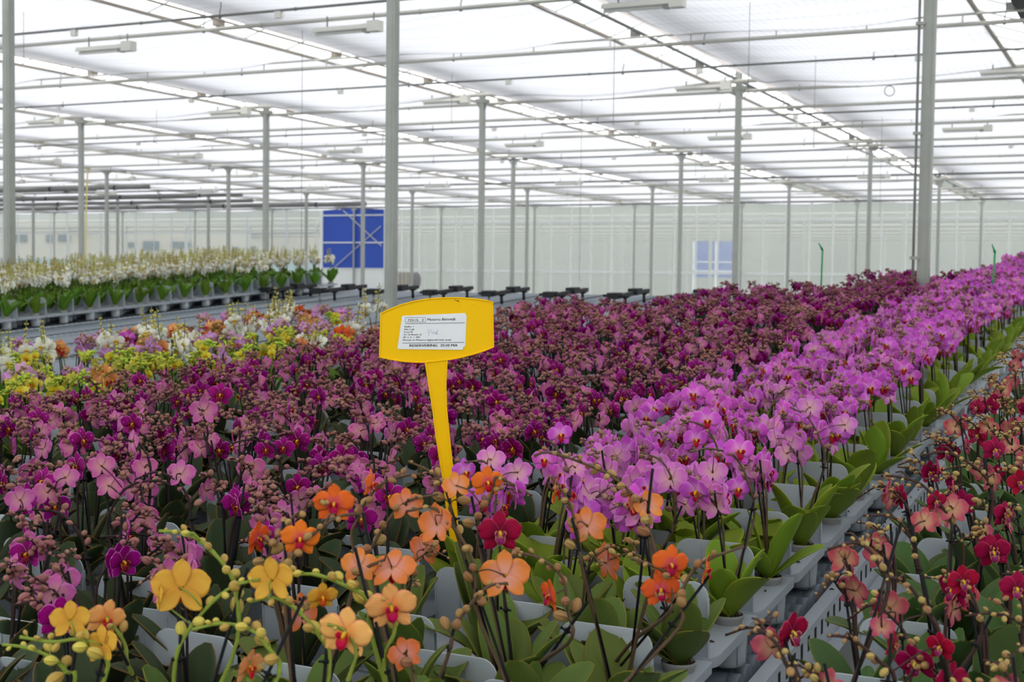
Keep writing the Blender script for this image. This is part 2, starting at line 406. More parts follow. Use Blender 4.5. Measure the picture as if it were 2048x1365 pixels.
def deco(r, key, path, nb, nf, start=.60, yawbias=None):
    """bud and flower placements along the outer part of a path"""
    n = len(path)-1; buds = []; fls = []
    i0 = start
    for k in range(nf):
        u = i0 + (k+.3*r.random())*.055; p = path[min(n, int(u*n))]
        side = (-1)**k; t = (path[min(n, int(u*n)+1)]-path[max(0, int(u*n)-1)]); t.z = 0
        sd = Vector((-t.y, t.x, 0)); sd = sd.normalized() if sd.length > 1e-6 else Vector((1, 0, 0))
        yaw = (r.gauss(0, .75) if r.random() < (.42 if key != 'white' else .8) else PI + r.gauss(0, .8)) if yawbias is None else yawbias + r.gauss(0, .5)
        R = look_rot(yaw, r.uniform(-.2, .35), r.uniform(-.25, .25))
        fwd = R @ Vector((0, -1, 0))
        q = p + sd*side*.014 + fwd*.018 + Vector((0, 0, r.uniform(-.012, .014)))
        fls.append((p, q, R, r.randrange(4), r.uniform(.82, 1.02)*{'purple': .88, 'red': .78, 'white': .92, 'lemon': .7}.get(key, 1)))
    for k in range(nb):
        u = i0 + .055*nf*.7 + (1 - i0 - .055*nf*.7)*(k+.5)/nb; i = min(n, int(u*n)); p = path[i]
        t = (path[min(n, i+1)]-path[max(0, i-1)]).normalized(); side = (-1)**k
        sd = Vector((-t.y, t.x, 0)); sd = sd.normalized() if sd.length > 1e-6 else Vector((1, 0, 0))
        d = (sd*side*r.uniform(.5, 1) + Vector((0, 0, r.uniform(-.2, .9))) + t*.5).normalized()
        sz = (1.02 - (.66 if key != 'white' else .4)*(k/max(1, nb-1)))*r.uniform(.85, 1.1)*(.84 if key == 'red' else 1)
        q = p + d*.009*sz
        a = (d + Vector((r.uniform(-.5, .5), r.uniform(-.5, .5), r.uniform(-.8, .1)))).normalized()
        buds.append((p, q, a, sz))
    return buds, fls

def stem_mesh(path, buds, fls, branch, lod=0, r0=.0026):
    mb = MB(); n = 6 if lod == 0 else (5 if lod == 1 else 3)
    P = path if lod < 2 else path[::3] + ([path[-1]] if (len(path)-1) % 3 else [])
    L = len(P)
    rad = [r0*(1-.45*i/L)*(1.22 if (lod == 0 and i % 4 == 2) else 1) for i in range(L)]
    mb.tube(P, rad, n)
    for b in branch: mb.tube(b if lod < 2 else b[::2], [r0*.62*(1-.4*i/len(b)) for i in range(len(b if lod < 2 else b[::2]))], n)
    for (p, q, a, sz) in buds:
        if lod == 0: mb.tube([p, p.lerp(q, .5)+Vector((0, 0, .0015)), q], [.0011, .0009, .0012*sz+.0003], 5)
        elif lod == 1: mb.tube([p, q], .001, 3)
    for (p, q, R, k, sz) in fls:
        bk = q + (R @ Vector((0, 1, 0)))*.003
        if lod == 0: mb.tube(crv([p, p.lerp(bk, .5)+(R @ Vector((0, 1, 0)))*.010+Vector((0, 0, .006)), bk], 6), [.0011]*6+[.0013], 5)
        elif lod == 1: mb.tube([p, bk], .0011, 3)
    return mb
QZ = lambda a: a.to_track_quat('Z', 'Y').to_matrix()

def pot_meshes():
    def pot():
        m = MB(); m.lathe([(.024, -.075), (.028, .006), (.0305, .010), (.031, .016), (.0285, .016), (.0275, .004)], 20, 0, caps=(True, False)); return m.mesh('pot', [M['pot']])
    def bark():
        m = MB(); r = random.Random(5); m.lathe([(.0275, .003), (.0275, .007), (.018, .0105), (.006, .012)], 18, 0)
        for _ in range(26):
            a, q = r.uniform(0, 2*PI), r.uniform(.004, .024); w = r.uniform(.002, .0045)
            m.tube([(q*math.cos(a), q*math.sin(a), .007), (q*math.cos(a)+r.uniform(-.005, .005), q*math.sin(a)+r.uniform(-.005, .005), .0125+r.uniform(0, .005))], [w, w*.6], 4)
        return m.mesh('bark_mix', [M['bark']], False)
    return pot, bark
_pot, _bark = pot_meshes()
def stick_mesh(H):
    m = MB(); m.tube([(0, 0, 0), (0, 0, H)], .0022, 6); return m
def clip_mesh():
    m = MB(); m.tube([(-.009, 0, 0), (.009, 0, 0)], .0016, 5); m.lathe([(.0045, -.002), (.0045, .002)], 8, 0)
    m.tube([(-.009, 0, -.001), (-.009, 0, .003)], .0018, 5); return m.mesh('clip', [M['stick']])

def fl_mesh(key, k, lod): return shared(('fl', key, k, lod), lambda: (FL, FL_M)[lod][k].mesh('flower', [VAR[key]['front'], VAR[key]['back']]))
def lip_mesh(key): return shared(('lip', key), lambda: LIP.mesh('lip', [VAR[key]['lip'], VAR['white']['lip']]))
def bud_mesh(key): return shared(('bud', key), lambda: BUD.mesh('bud', [VAR[key]['bud']]))
def leaf_mesh(key, k): return shared(('leaf', key, k), lambda: LEAF[k].mesh('leaf', [VAR[key]['leaf']]))

def leaf_set(r, key):
    n = r.choice((7, 7, 8)); a0 = r.uniform(0, PI); out = []
    for i in range(n):
        az = a0 + PI*(i % 2) + (i//2)*.55*r.choice((1, -1)) + r.uniform(-.3, .3)
        el = {'pink': 1.02, 'white': 1.25}.get(key, 1.0) + r.uniform(-.3, .38) - .08*(i//2)
        out.append((az, el, r.randrange(6), r.uniform(.82, 1.12)))
    return out
def leaf_mat(az, el, sc_):
    return Matrix.Translation((.006*math.cos(az), .006*math.sin(az), .010)) @ Matrix.Rotation(az, 4, 'Z') @ Matrix.Rotation(-el, 4, 'Y') @ Matrix.Scale(sc_, 4)

def branch_of(r, path, i, L=.05):
    p = path[i]; t = (path[i+1]-path[i-1]).normalized(); sd = Vector((-t.y, t.x, .0))
    sd = (sd.normalized() if sd.length > 1e-6 else Vector((1, 0, 0)))*r.choice((1, -1))
    q = p + (t*.6 + sd + Vector((0, 0, .15))).normalized()*L
    return crv([p, p.lerp(q, .5)+Vector((0, 0, .006)), q], 6)

def full_orchid(name, key, pos, r, spikes, leaves=None, rooty=False):
    """nearest plants: every leaf, bud and flower a mesh of its own. spikes: list of (flower key, path, buds, flowers, branches) in local axes"""
    root = link(name, None, mw=Matrix.Translation(pos)); root.empty_display_size = .02
    ob = lambda nm, me, par=root, m=Matrix.Identity(4): link(nm, me, par, local=m)
    p = ob('pot', shared('pot', _pot)); ob('bark_mix', shared('bark', _bark), p)
    for (az, el, k, sc_) in (leaves or leaf_set(r, key)):
        ob('leaf', leaf_mesh(key, k), m=leaf_mat(az, el, sc_))
    if rooty:
        a = r.uniform(-2.6, -.5)
        m = MB(); e = Vector((math.cos(a), math.sin(a), 0))
        m.tube(crv([Vector((0, 0, .012)), e*.025+Vector((0, 0, .03)), e*.045+Vector((0, 0, .018)), e*.06+Vector((0, 0, r.uniform(-.01, .03)))], 8), [.003]*7+[.0026, .0015], 6)
        o = ob('aerial_root', m.mesh('aerial_root', [M['root']]))
    for (fk, path, buds, fls, brs) in spikes:
        st = ob('flower_stem', stem_mesh(path, buds, fls, brs, 0, .0032 if len(path) > 20 else .0027).mesh('flower_stem', [VAR[fk]['stem']]))
        for (a, q, ax, sz) in buds: ob('bud', bud_mesh(fk), st, TR(q, QZ(ax), sz))
        for (a, q, R, k, sz) in fls:
            f = ob('flower', fl_mesh(fk, k, 0), m=TR(q, R, sz)); ob('lip', lip_mesh(fk), f)
        # the black support stick leans with the lower stem
        i = max(2, int(len(path)*(.42 if len(path) > 20 else .5))); top = path[i]; base = path[0] + Vector((.007, -.004, 0)); d = (top-base); L = d.length*r.uniform(1.02, 1.25)
        sm = shared(('stick', round(L, 2)), lambda: stick_mesh(round(L, 2)).mesh('support_stick', [M['stick']]))
        s_ = ob('support_stick', sm, m=TR(base, QZ(d.normalized())))
        ob('clip', shared('clip', clip_mesh), s_, TR(Vector((0, 0, d.length*.93)), eul(0, 0, r.uniform(-1, 1))))
    return root

# variants for the mid distance and the far rows (shared meshes)
def variant_mid(key, k, lod):
    r = random.Random(hash((len(key), key[0] == 'p', k)) & 0xffff if False else sum(map(ord, key))*31 + k*7)
    out = []; naz = r.uniform(-.4, .4)
    for j in range(2):
        az = naz + (j-.5)*r.uniform(.8, 2.4)
        path = spike_random(r, key, az, r.uniform(.92, 1.08))
        nf = {'pink': 4, 'purple': 1, 'red': 1, 'white': 4}.get(key, 2) + (r.random() < (.6 if key == 'purple' else .35))
        nb = {'pink': 7, 'purple': 14, 'red': 11, 'white': 11}.get(key, 8)
        br = [branch_of(r, path, 12, .05), branch_of(r, path, 14, .035)] if key != 'white' else []
        st = .56 if key != 'white' else .6
        buds, fls = deco(r, key, path, nb, nf, st)
        for b in br:
            bb, _ = deco(r, key, b, 3 if key == 'red' else 5, 0, .3); buds += bb
        out.append((key, path, buds, fls, br))
    return r, out
def spikes_for(key, seed):
    r = random.Random(seed); _, out = variant_mid(key, seed % 9973, 0); return r, out

def rotz(path, a): 
    R = Matrix.Rotation(a, 3, 'Z'); return [R @ p for p in path]

def mid_parts(key, k):
    def make():
        r, sp = variant_mid(key, k, 1); res = []
        for (fk, path, buds, fls, brs) in sp:
            mb = stem_mesh(path, [], fls, brs, 1)
            bm = MB()
            for (a, q, ax, sz) in buds:
                mb.tube([a, q], .001, 3); 
            st = mb.mesh('flower_stem', [VAR[fk]['stem']])
            res.append((st, buds, fls, path))
        return r, res, leaf_set(r, key)
    return shared(('mid', key, k), make)
def mid_orchid(name, key, pos, k, rz, fk_over=None):
    root = link(name, None, mw=Matrix.Translation(pos) @ Matrix.Rotation(rz, 4, 'Z')); root.empty_display_size = .02
    r, res, lv = mid_parts(key, k)
    link('pot', shared('pot', _pot), root)
    for (az, el, kk, sc_) in lv: link('leaf', leaf_mesh(key, kk), root, local=leaf_mat(az, el, sc_))
    for si, (st, buds, fls, path) in enumerate(res):
        s_ = link('flower_stem', st, root)
        bm = shared(('budset', key, k, si), lambda: _budset(buds).mesh('bud_cluster', [VAR[key]['bud']]))
        b_ = link('bud_cluster', bm, s_); b_['kind'] = 'stuff'
        for (a, q, R, kf, sz) in fls: link('flower', shared(('flm', key, kf), lambda: _flw(key, kf)), root, local=TR(q, R, sz))
        i = int(len(path)*.5); top = path[i]; base = path[0] + Vector((.007, -.004, 0)); d = top-base
        link('support_stick', shared(('stick', round(d.length*1.1, 2)), lambda: stick_mesh(round(d.length*1.1, 2)).mesh('support_stick', [M['stick']])), root, local=TR(base, QZ(d.normalized())))
    return root
def _budset(buds):
    m = MB()
    for (a, q, ax, sz) in buds: m.add(BUD_L, TR(q, QZ(ax), sz*1.05))
    return m
def _flw(key, kf):
    m = MB(); m.add(FL_M[kf], Matrix.Identity(4)); m.add(LIP_L, Matrix.Identity(4), {0: 2, 1: 3}); return m.mesh('flower', [VAR[key]['front'], VAR[key]['back'], VAR[key]['lip'], VAR['white']['lip']])
def far_mb(key, k):
    """one mesh per look: stems, foliage, blossom"""
    def make():
        r, sp = variant_mid(key, k, 2); st = MB(); fo = MB(); bl = MB()
        for (fk, path, buds, fls, brs) in sp:
            st.add(stem_mesh(path, [], fls, brs, 2, .0032), Matrix.Identity(4))
            for (a, q, ax, sz) in buds: st.add(BUD_L, TR(q, QZ(ax), sz*1.15), {0: 1})
            for (a, q, R, kf, sz) in fls:
                bl.add(FL_L[kf], TR(q, R, sz*1.03)); bl.add(LIP_L, TR(q, R, sz), {0: 2, 1: 2})
            d = path[8]; st.tube([Vector((.007, -.004, 0)), d], .0028, 3, 2)
        for (az, el, kk, sc_) in leaf_set(r, key): fo.add(LEAF_L[kk], leaf_mat(az, el, sc_))
        po = MB(); po.lathe([(.024, -.075), (.0305, .010), (.031, .016), (.010, .010)], 8, 0, caps=(True, True))
        V = VAR[key]
        return (st.mesh('flower_spray', [V['stem'], V['bud'], M['stick']]), fo.mesh('foliage', [V['leaf']]), bl.mesh('blossom', [V['front'], V['back'], V['lip']]), po.mesh('pot', [M['pot']]), (st, fo, bl, po))
    return shared(('far', key, k), make)
def far_orchid(name, key, pos, k, rz):
    root = link(name, None, mw=Matrix.Translation(pos) @ Matrix.Rotation(rz, 4, 'Z')); root.empty_display_size = .02
    st, fo, bl, po, _ = far_mb(key, k)
    link('pot', po, root); link('foliage', fo, root); link('flower_spray', st, root); link('blossom', bl, root)
    return root

# ------------------------------------------------------------------ layout of the roller lanes
T, W = .29, .585
S0 = 1.11
SPOTS = [(.055, .075), (.245, .075), (.435, .075), (.15, .22), (.34, .22), (.53, .22)]     # (across, along) in a tray
# lane: left edge t, first tray index, end s, kind of flower, words for the labels
LANES = [
 dict(k='A', t=-1.262, i0=-1, s1=12.6, key='pink'),
 dict(k='B', t=-1.847, i0=1, s1=9.75, key='purple'),
 dict(k='C', t=-2.432, i0=2, s1=8.35, key='purple'),
 dict(k='D', t=-3.017, i0=4, s1=6.75, key='purple'),
 dict(k='F', t=-3.602, i0=5, s1=5.05, key='mixed'),
 dict(k='G', t=-4.187, i0=6, s1=5.8, key='mixed'),
 dict(k='R', t=-.45, i0=-1, s1=5.7, key='red'),
 dict(k='X', t=-8.282, i0=20, s1=11.75, key='white'),
 dict(k='Y', t=-8.867, i0=21, s1=11.75, key='white'),
 dict(k='Z', t=-9.452, i0=23, s1=11.75, key='white'),
]
LANEW = dict(A='row along the bare roller rail', B='purple row next to the pink row', C='middle one of the purple rows', D='purple row beside the mixed colours',
             F='mixed row touching the purple rows', G='mixed row beside the empty rollers', R='dark red row across the rail',
             X='front row of the white bed', Y='middle row of the white bed', Z='rear row of the white bed')
KW = dict(pink='bright pink', purple='deep purple', orange='orange', peach='peach striped', yellow='golden yellow', red='dark red', white='white', lilac='pale lilac', lemon='lemon yellow')
NAME = dict(pink='pink_orchid', purple='purple_orchid', orange='orange_orchid', peach='peach_orchid', yellow='yellow_orchid', red='red_orchid', white='white_orchid', lilac='lilac_orchid', lemon='lemon_orchid')
NUMW = 'no one two three four five six seven eight nine ten eleven twelve'.split()

def in_view(p, m=60):
    x, y, d = proj(p); return d > .3 and -m < x < 2048+m and -m < y < 1365+m

# trays ------------------------------------------------------------
def tray_plate():
    m = MB(); w, l = W-.013, T-.008; n = 5; rc = .035
    pts = []
    for (cx, cy, a0) in ((w-rc, rc, -PI/2), (w-.006, l-.006, 0), (.006, l-.006, PI/2), (rc, rc, PI)):
        r = rc if a0 in (-PI/2, PI) else .006
        for i in range(n): a = a0 + PI/2*i/(n-1); pts.append((cx+r*math.cos(a), cy+r*math.sin(a)))
    b = len(pts)
    for z, off in ((0, 0), (-.020, -.0015)):
        for x, y in pts: m.v.append(Vector((x + (x-w/2)/w*off, y, z)))
    for x, y in pts: m.v.append(Vector((x*(1-.008)+.002, y*(1-.016)+.002, -.003)))
    m.face(range(b), 0)
    for i in range(b):
        j = (i+1) % b; m.face((b+i, b+j, j, i), 0)
    m.face([2*b+i for i in reversed(range(b))], 0)
    return m.mesh('tray_plate', [M['tray']], False)
def cup_m():
    m = MB(); m.lathe([(.0375, -.001), (.0345, -.072), (.0358, -.078), (.030, -.082)], 18, 0, caps=(True, True))
    for k in range(6):
        a = k*PI/3+.3; e = Vector((math.cos(a), math.sin(a), 0)); m.tube([e*.0372+Vector((0, 0, -.002)), e*.0346+Vector((0, 0, -.078))], .0012, 4)
    return m.mesh('pot_cup', [M['tray']])
def fin_m(h):
    m = MB(); w, r = .16, .028; n = 6; pts = [(0, 0), (w, 0)]
    for i in range(n): a = PI/2*i/(n-1); pts.append((w-r+r*math.cos(a), h-r+r*math.sin(a)))
    for i in range(n): a = PI/2+PI/2*i/(n-1); pts.append((r+r*math.cos(a), h-r+r*math.sin(a)))
    b = len(pts)
    for y in (0, .0032): 
        for x, z in pts: m.v.append(Vector((x, y, z)))
    m.face(range(b), 0); m.face([b+i for i in reversed(range(b))], 0)
    for i in range(b): j = (i+1) % b; m.face((j, i, b+i, b+j), 0)
    for x in (w*.33, w*.66): m.box((x-.001, -.0015, .004), (x+.001, 0, h-.01))
    m.box((0, -.002, h-.02-.11), (.002, .0045, h-r), 0); m.box((w-.002, -.003, 0), (w, .0062, h-r), 0)
    return m.mesh('divider_panel', [M['tray']], False)
FINS = [(.008, .010), (.398, .010), (.20, .150)]
plate_me, cup_me, fin_me = tray_plate(), cup_m(), fin_m(.134)
fin_low = fin_m(.108)
R4 = RB.to_4x4()
def make_tray(lane, i, n):
    s = S0 + T*i; p = B_(s, lane['t'])
    root = link('orchid_tray', None, mw=Matrix.Translation(p) @ R4)
    tag(root, f"frosted plastic tray, {ordw(n)} from the front, {LANEW[lane['k']]}", 'tray', 'orchid trays on the roller lanes')
    link('tray_plate', plate_me, root)
    for (x, y) in SPOTS: link('pot_cup', cup_me, root, local=Matrix.Translation((x, y, 0)))
    for (x, y) in FINS: link('divider_panel', fin_me if x > .3 else fin_low, root, local=Matrix.Translation((x, y, 0)))
    return root

plants = []
r0 = random.Random(11)
MIXF = ['lilac']*5 + ['white']*5 + ['lemon']*2 + ['orange', 'peach', 'peach', 'pink']
for L in LANES:
    i = L['i0']; n = 0
    while S0 + T*i < L['s1']:
        s = S0 + T*i; pl = []
        for j, (x, y) in enumerate(SPOTS):
            q = B_(s+y, L['t']+x); top = q + Vector((0, 0, .28)); mid = q + Vector((0, 0, .15))
            if not (in_view(q, 90) or in_view(top, 110) or in_view(mid, 90)): continue
            key = L['key']
            if L['k'] == 'A':
                ss = s + y
                key = 'yellow' if ss < 1.42 else ('peach' if ss < 1.60 and x < .5 else ('orange' if ss < 2.24 else 'pink'))
                if key == 'yellow' and x > .3: key = 'peach'
            if key == 'mixed':
                # lemon yellow plants stand together against the purple ones, the other colours behind them
                key = r0.choice(['lemon']*5 + ['white', 'peach', 'lilac']) if (L['k'] == 'F' and s < 4.6) else r0.choice(MIXF)
                if L['k'] == 'G' and s < 3.6: key = r0.choice(['lilac', 'lilac', 'lilac', 'white', 'lemon'])
            pl.append(dict(lane=L, i=i, j=j, s=s+y, t=L['t']+x, pos=q, key=key, d=proj(q)[2], spikes=[]))
        if pl or in_view(B_(s, L['t']+.29), 150):
            n += 1; make_tray(L, i, n)
            for q in pl: q['n'] = n; plants.append(q)
        i += 1

# hero stems: the arching stems that can be told apart in the photograph, with depth from flower size
H = []   # (lanes, flower key, Y, path pixels, buds, flowers (px, py, width px, yaw, pitch, roll))
b_, f_ = PI, 0
H += [
 ('A', 'peach', 1.60, [(700, 1350), (712, 1300), (690, 1262), (655, 1250)], 2, [(690, 1268, 116, -.25, .1, .18)]),
 ('A', 'peach', 1.66, [(768, 1330), (790, 1262), (783, 1215), (755, 1190)], 2, [(783, 1215, 108, .12, .15, -.1)]),
 ('A', 'yellow', 1.64, [(350, 1330), (374, 1267), (425, 1205), (470, 1172), (520, 1160)], 4, [(362, 1176, 122, b_+.15, .12, 0), (318, 1190, 70, b_-1.3, .1, 0)]),
 ('A', 'yellow', 1.66, [(470, 1300), (475, 1200), (462, 1152), (418, 1097), (370, 1067), (318, 1063)], 8, []),
 ('A', 'yellow', 1.58, [(215, 1340), (190, 1310), (160, 1280), (105, 1285), (40, 1275)], 7, [(140, 1240, 82, b_+.3, .1, 0), (205, 1290, 84, b_-.5, .2, .2)]),
 ('A', 'peach', 1.66, [(260, 1340), (250, 1290), (225, 1250), (205, 1225)], 3, [(212, 1238, 84, .6, .2, .3)]),
 ('A', 'yellow', 1.56, [(555, 1358), (533, 1293), (500, 1260), (444, 1248), (385, 1260)], 7, []),
 ('A', 'yellow', 1.64, [(660, 1330), (640, 1275), (592, 1219), (547, 1197), (500, 1205)], 6, [(545, 1160, 98, b_-.2, .1, .1)]),
 ('A', 'yellow', 1.60, [(150, 1362), (133, 1345), (107, 1318), (55, 1297), (5, 1290)], 5, []),
 ('A', 'yellow', 1.68, [(740, 1260), (735, 1200), (690, 1172), (630, 1150), (574, 1152), (505, 1158)], 7, [(645, 1195, 66, .4, .3, 0)]),
 ('A', 'peach', 1.58, [(500, 1370), (495, 1350), (500, 1320)], 1, [(498, 1335, 80, 1.1, .2, .1)]),
 ('A', 'orange', 1.80, [(570, 1190), (574, 1145), (596, 1097), (629, 1067), (678, 1034), (722, 1028)], 8, [(600, 1078, 82, .1, .1, .1)]),
 ('A', 'orange', 1.86, [(540, 1160), (537, 1110), (555, 1070), (592, 1030), (640, 1000), (655, 1005)], 10, [(515, 1078, 76, 1.2, .1, 0), (668, 1008, 86, .1, .05, 0)]),
 ('A', 'orange', 2.05, [(705, 1090), (715, 1040), (729, 1008), (766, 967), (814, 951), (842, 949)], 6, [(745, 968, 60, 1.35, .1, .1)]),
 ('A', 'orange', 2.05, [(905, 1040), (900, 1000), (885, 972), (862, 945), (816, 923)], 6, []),
 ('A', 'orange', 1.95, [(740, 1130), (748, 1089), (774, 1045), (814, 1004), (876, 989)], 6, [(812, 1010, 72, b_+.1, .1, 0)]),
 ('A', 'orange', 1.85, [(955, 1230), (951, 1174), (944, 1119), (918, 1072), (870, 1018), (814, 1023)], 7, [(876, 1050, 92, b_-.7, .2, .2), (1010, 1152, 108, b_-.1, .25, .1)]),
 ('A', 'red', 1.90, [(1005, 1160), (1000, 1110), (1000, 1075)], 0, [(1000, 1066, 92, .05, 0, 0)]),
 ('A', 'orange', 2.0, [(960, 1100), (957, 1060), (959, 1026), (985, 990), (992, 955), (1030, 972)], 6, [(912, 972, 60, b_+.2, .3, .2), (975, 965, 70, .3, .1, 0)]),
 ('A', 'orange', 1.95, [(1165, 1140), (1158, 1082), (1140, 1012), (1115, 970), (1100, 952)], 6, [(1175, 1052, 82, b_-.1, .1, .15), (1110, 985, 60, 1.4, .1, .1)]),
 ('A', 'orange', 1.92, [(1310, 1130), (1300, 1067), (1278, 1008), (1233, 960), (1174, 930), (1100, 906), (1068, 912)], 12, [(1296, 1012, 66, b_+.1, .25, .2), (1262, 1008, 52, b_+1.1, .3, 0)]),
 ('A', 'orange', 1.80, [(1355, 1260), (1359, 1204), (1381, 1149), (1418, 1119), (1488, 1093)], 5, [(1412, 1140, 70, 1.35, .15, .1)]),
 ('A', 'orange', 1.84, [(1335, 1230), (1345, 1190), (1335, 1150), (1300, 1130), (1262, 1118)], 4, [(1342, 1130, 82, .25, .1, .15), (1322, 1180, 82, -.1, .05, -.15)]),
 ('A', 'orange', 1.80, [(900, 1300), (907, 1260), (940, 1211), (977, 1174), (1016, 1167)], 6, []),
 ('A', 'orange', 1.82, [(1142, 1280), (1136, 1222), (1125, 1156), (1082, 1119), (1040, 1106)], 6, [(1100, 1192, 74, -1.2, .1, .1)]),
 ('A', 'orange', 1.80, [(700, 1200), (705, 1160), (735, 1135), (770, 1120)], 3, [(718, 1132, 78, b_, .2, 0), (785, 1138, 100, b_-.3, .75, .1)]),
 ('A', 'orange', 1.66, [(830, 1370), (825, 1335), (812, 1310)], 1, [(808, 1308, 74, b_+.3, .2, .3)]),
 ('A', 'pink', 2.65, [(1508, 1040), (1500, 975), (1470, 915), (1420, 898), (1380, 905)], 5, [(1478, 902, 72, .25, .05, .1), (1425, 945, 66, b_, .1, 0), (1475, 978, 60, .2, .2, .2)]),
 ('A', 'pink', 2.60, [(1345, 1060), (1350, 985), (1325, 925), (1280, 905)], 5, [(1340, 958, 76, b_+.05, .05, 0), (1372, 1010, 62, b_-.9, .05, .1), (1300, 1010, 60, b_+.5, .1, 0)]),
 ('A', 'pink', 2.85, [(1440, 950), (1432, 890), (1405, 852), (1360, 840)], 5, [(1414, 842, 60, 0, .05, 0), (1390, 880, 58, .4, .05, .1)]),
 ('A', 'pink', 2.65, [(1140, 985), (1130, 925), (1105, 888), (1085, 880)], 4, [(1120, 870, 56, .3, .1, -.1), (1090, 920, 56, -.3, .1, 0), (1150, 935, 56, b_, .1, 0)]),
 ('A', 'pink', 2.50, [(990, 1020), (990, 965), (970, 925), (930, 925)], 3, [(982, 920, 62, b_-.1, .1, 0), (930, 945, 58, .5, .1, 0), (1035, 945, 62, b_+.2, .1, 0)]),
 ('A', 'pink', 3.1, [(1650, 930), (1640, 880), (1615, 835), (1580, 815)], 6, [(1620, 815, 56, b_+.1, .1, 0), (1690, 850, 52, b_-.2, .1, 0)]),
 ('B', 'purple', 2.75, [(565, 975), (562, 930), (545, 890), (500, 880), (455, 890)], 9, [(532, 900, 48, .1, .05, 0), (567, 896, 48, -.05, .05, .05)]),
 ('B', 'purple', 2.95, [(415, 900), (415, 860), (400, 820), (360, 800)], 8, [(408, 822, 60, b_, 0, 0), (440, 790, 50, .1, .05, .1)]),
 ('B', 'purple', 2.45, [(382, 1050), (378, 1000), (350, 960), (310, 945), (270, 960)], 7, [(362, 948, 62, b_-.05, .1, 0)]),
 ('B', 'purple', 2.45, [(215, 1060), (228, 1010), (260, 972), (310, 962), (345, 972)], 6, [(203, 932, 58, b_+.2, .05, .1), (218, 972, 62, b_-.2, .1, -.2)]),
 ('B', 'purple', 2.40, [(110, 1060), (120, 1010), (105, 975), (60, 975)], 7, [(132, 955, 56, b_, .05, 0), (95, 985, 60, b_+.5, .05, 0)]),
 ('B', 'purple', 2.35, [(175, 1130), (165, 1080), (125, 1030), (70, 1020), (30, 1025)], 8, [(40, 1000, 62, b_+.3, .1, .1)]),
 ('B', 'purple', 2.6, [(300, 985), (300, 930), (280, 890), (245, 880)], 6, [(265, 885, 54, b_-.9, .05, 0), (290, 935, 54, b_+.1, .05, .1)]),
 ('B', 'purple', 2.35, [(345, 1200), (350, 1130), (320, 1085), (285, 1070), (200, 1075)], 7, [(312, 1084, 42, b_+.6, .1, .1)]),
 ('R', 'red', 1.80, [(1960, 1280), (1955, 1220), (1930, 1170), (1890, 1155)], 4, [(1926, 1163, 70, .12, 0, -.1)]),
 ('R', 'red', 1.80, [(2045, 1290), (2048, 1230), (2040, 1180)], 3, [(2034, 1178, 74, -.2, 0, .1)]),
 ('R', 'red', 2.05, [(1842, 1150), (1829, 1097), (1807, 1052), (1774, 1032), (1726, 1032)], 9, [(1848, 1042, 60, b_+.1, .05, 0)]),
 ('R', 'red', 2.15, [(1900, 1090), (1900, 1040), (1850, 975), (1800, 955), (1762, 952)], 9, [(1905, 1018, 66, b_-.2, .3, 0), (1872, 1003, 48, .3, .1, 0)]),
 ('R', 'red', 1.75, [(1775, 1190), (1759, 1134), (1737, 1100), (1707, 1086), (1655, 1100)], 8, []),
 ('R', 'red', 1.62, [(1880, 1270), (1850, 1220), (1825, 1180), (1800, 1160), (1772, 1156)], 9, [(1790, 1290, 60, .9, .1, .2), (1765, 1255, 56, b_-.6, .2, 0)]),
 ('R', 'red', 1.50, [(1590, 1365), (1572, 1330), (1555, 1290), (1520, 1262), (1500, 1268)], 8, []),
 ('R', 'red', 1.60, [(1790, 1365), (1760, 1325), (1720, 1290), (1690, 1275), (1655, 1272)], 9, [(1880, 1295, 66, -.9, .1, 0)]),
 ('R', 'red', 2.3, [(1985, 1010), (1975, 960), (1935, 925), (1890, 905), (1840, 912)], 9, [(1990, 900, 54, .2, .1, .1)]),
]
rh = random.Random(3)
for (ln, key, Y, path, nb, fls) in H:
    pts = [unproj(x, y, Y) for x, y in path]
    low = pts[0]
    cand = [p for p in plants if p['lane']['k'] in ln and len(p['spikes']) < 2]
    want = key
    def cost(p):
        c = math.hypot(p['pos'].x-low.x, p['pos'].y-low.y) + .05*len(p['spikes'])
        if p['key'] != want and not (want == 'red' and p['key'] == 'orange'): c += .06
        return c
    p = min(cand, key=cost)
    base = p['pos'] + Vector((rh.uniform(-.01, .01), rh.uniform(-.01, .01), .008))
    # the stem rises from the pot and swings into its arch
    ctrl = [base, base.lerp(pts[0], .5) + Vector((0, 0, .015))] + pts
    loc = [c - p['pos'] for c in ctrl]
    pth = crv(loc, 26)
    start = 1 - (len(pts)-1.35)/(len(ctrl)-1)
    buds, _ = deco(rh, key, pth, int(nb*(1.5 if key in ('orange', 'yellow', 'peach') else 1)), 0, max(.35, start))
    if key in ('orange', 'yellow', 'peach'): buds = [(a, a + (q-a)*1.2, ax, sz*1.28) for a, q, ax, sz in buds]
    F = []
    for (x, y, w, yaw, pi_, ro) in fls:
        q = unproj(x, y, Y) - p['pos']; R = look_rot(yaw + rh.uniform(-.05, .05), pi_, ro)
        near = min(pth[6:], key=lambda a: (a-q-(R @ Vector((0, 1, 0)))*.012).length)
        F.append((near, q, R, rh.choice((0, 1, 2)), w*Y/FPX/.0765))
    p['spikes'].append((key, pth, buds, F, [branch_of(rh, pth, 20, .03)] if nb > 7 else []))

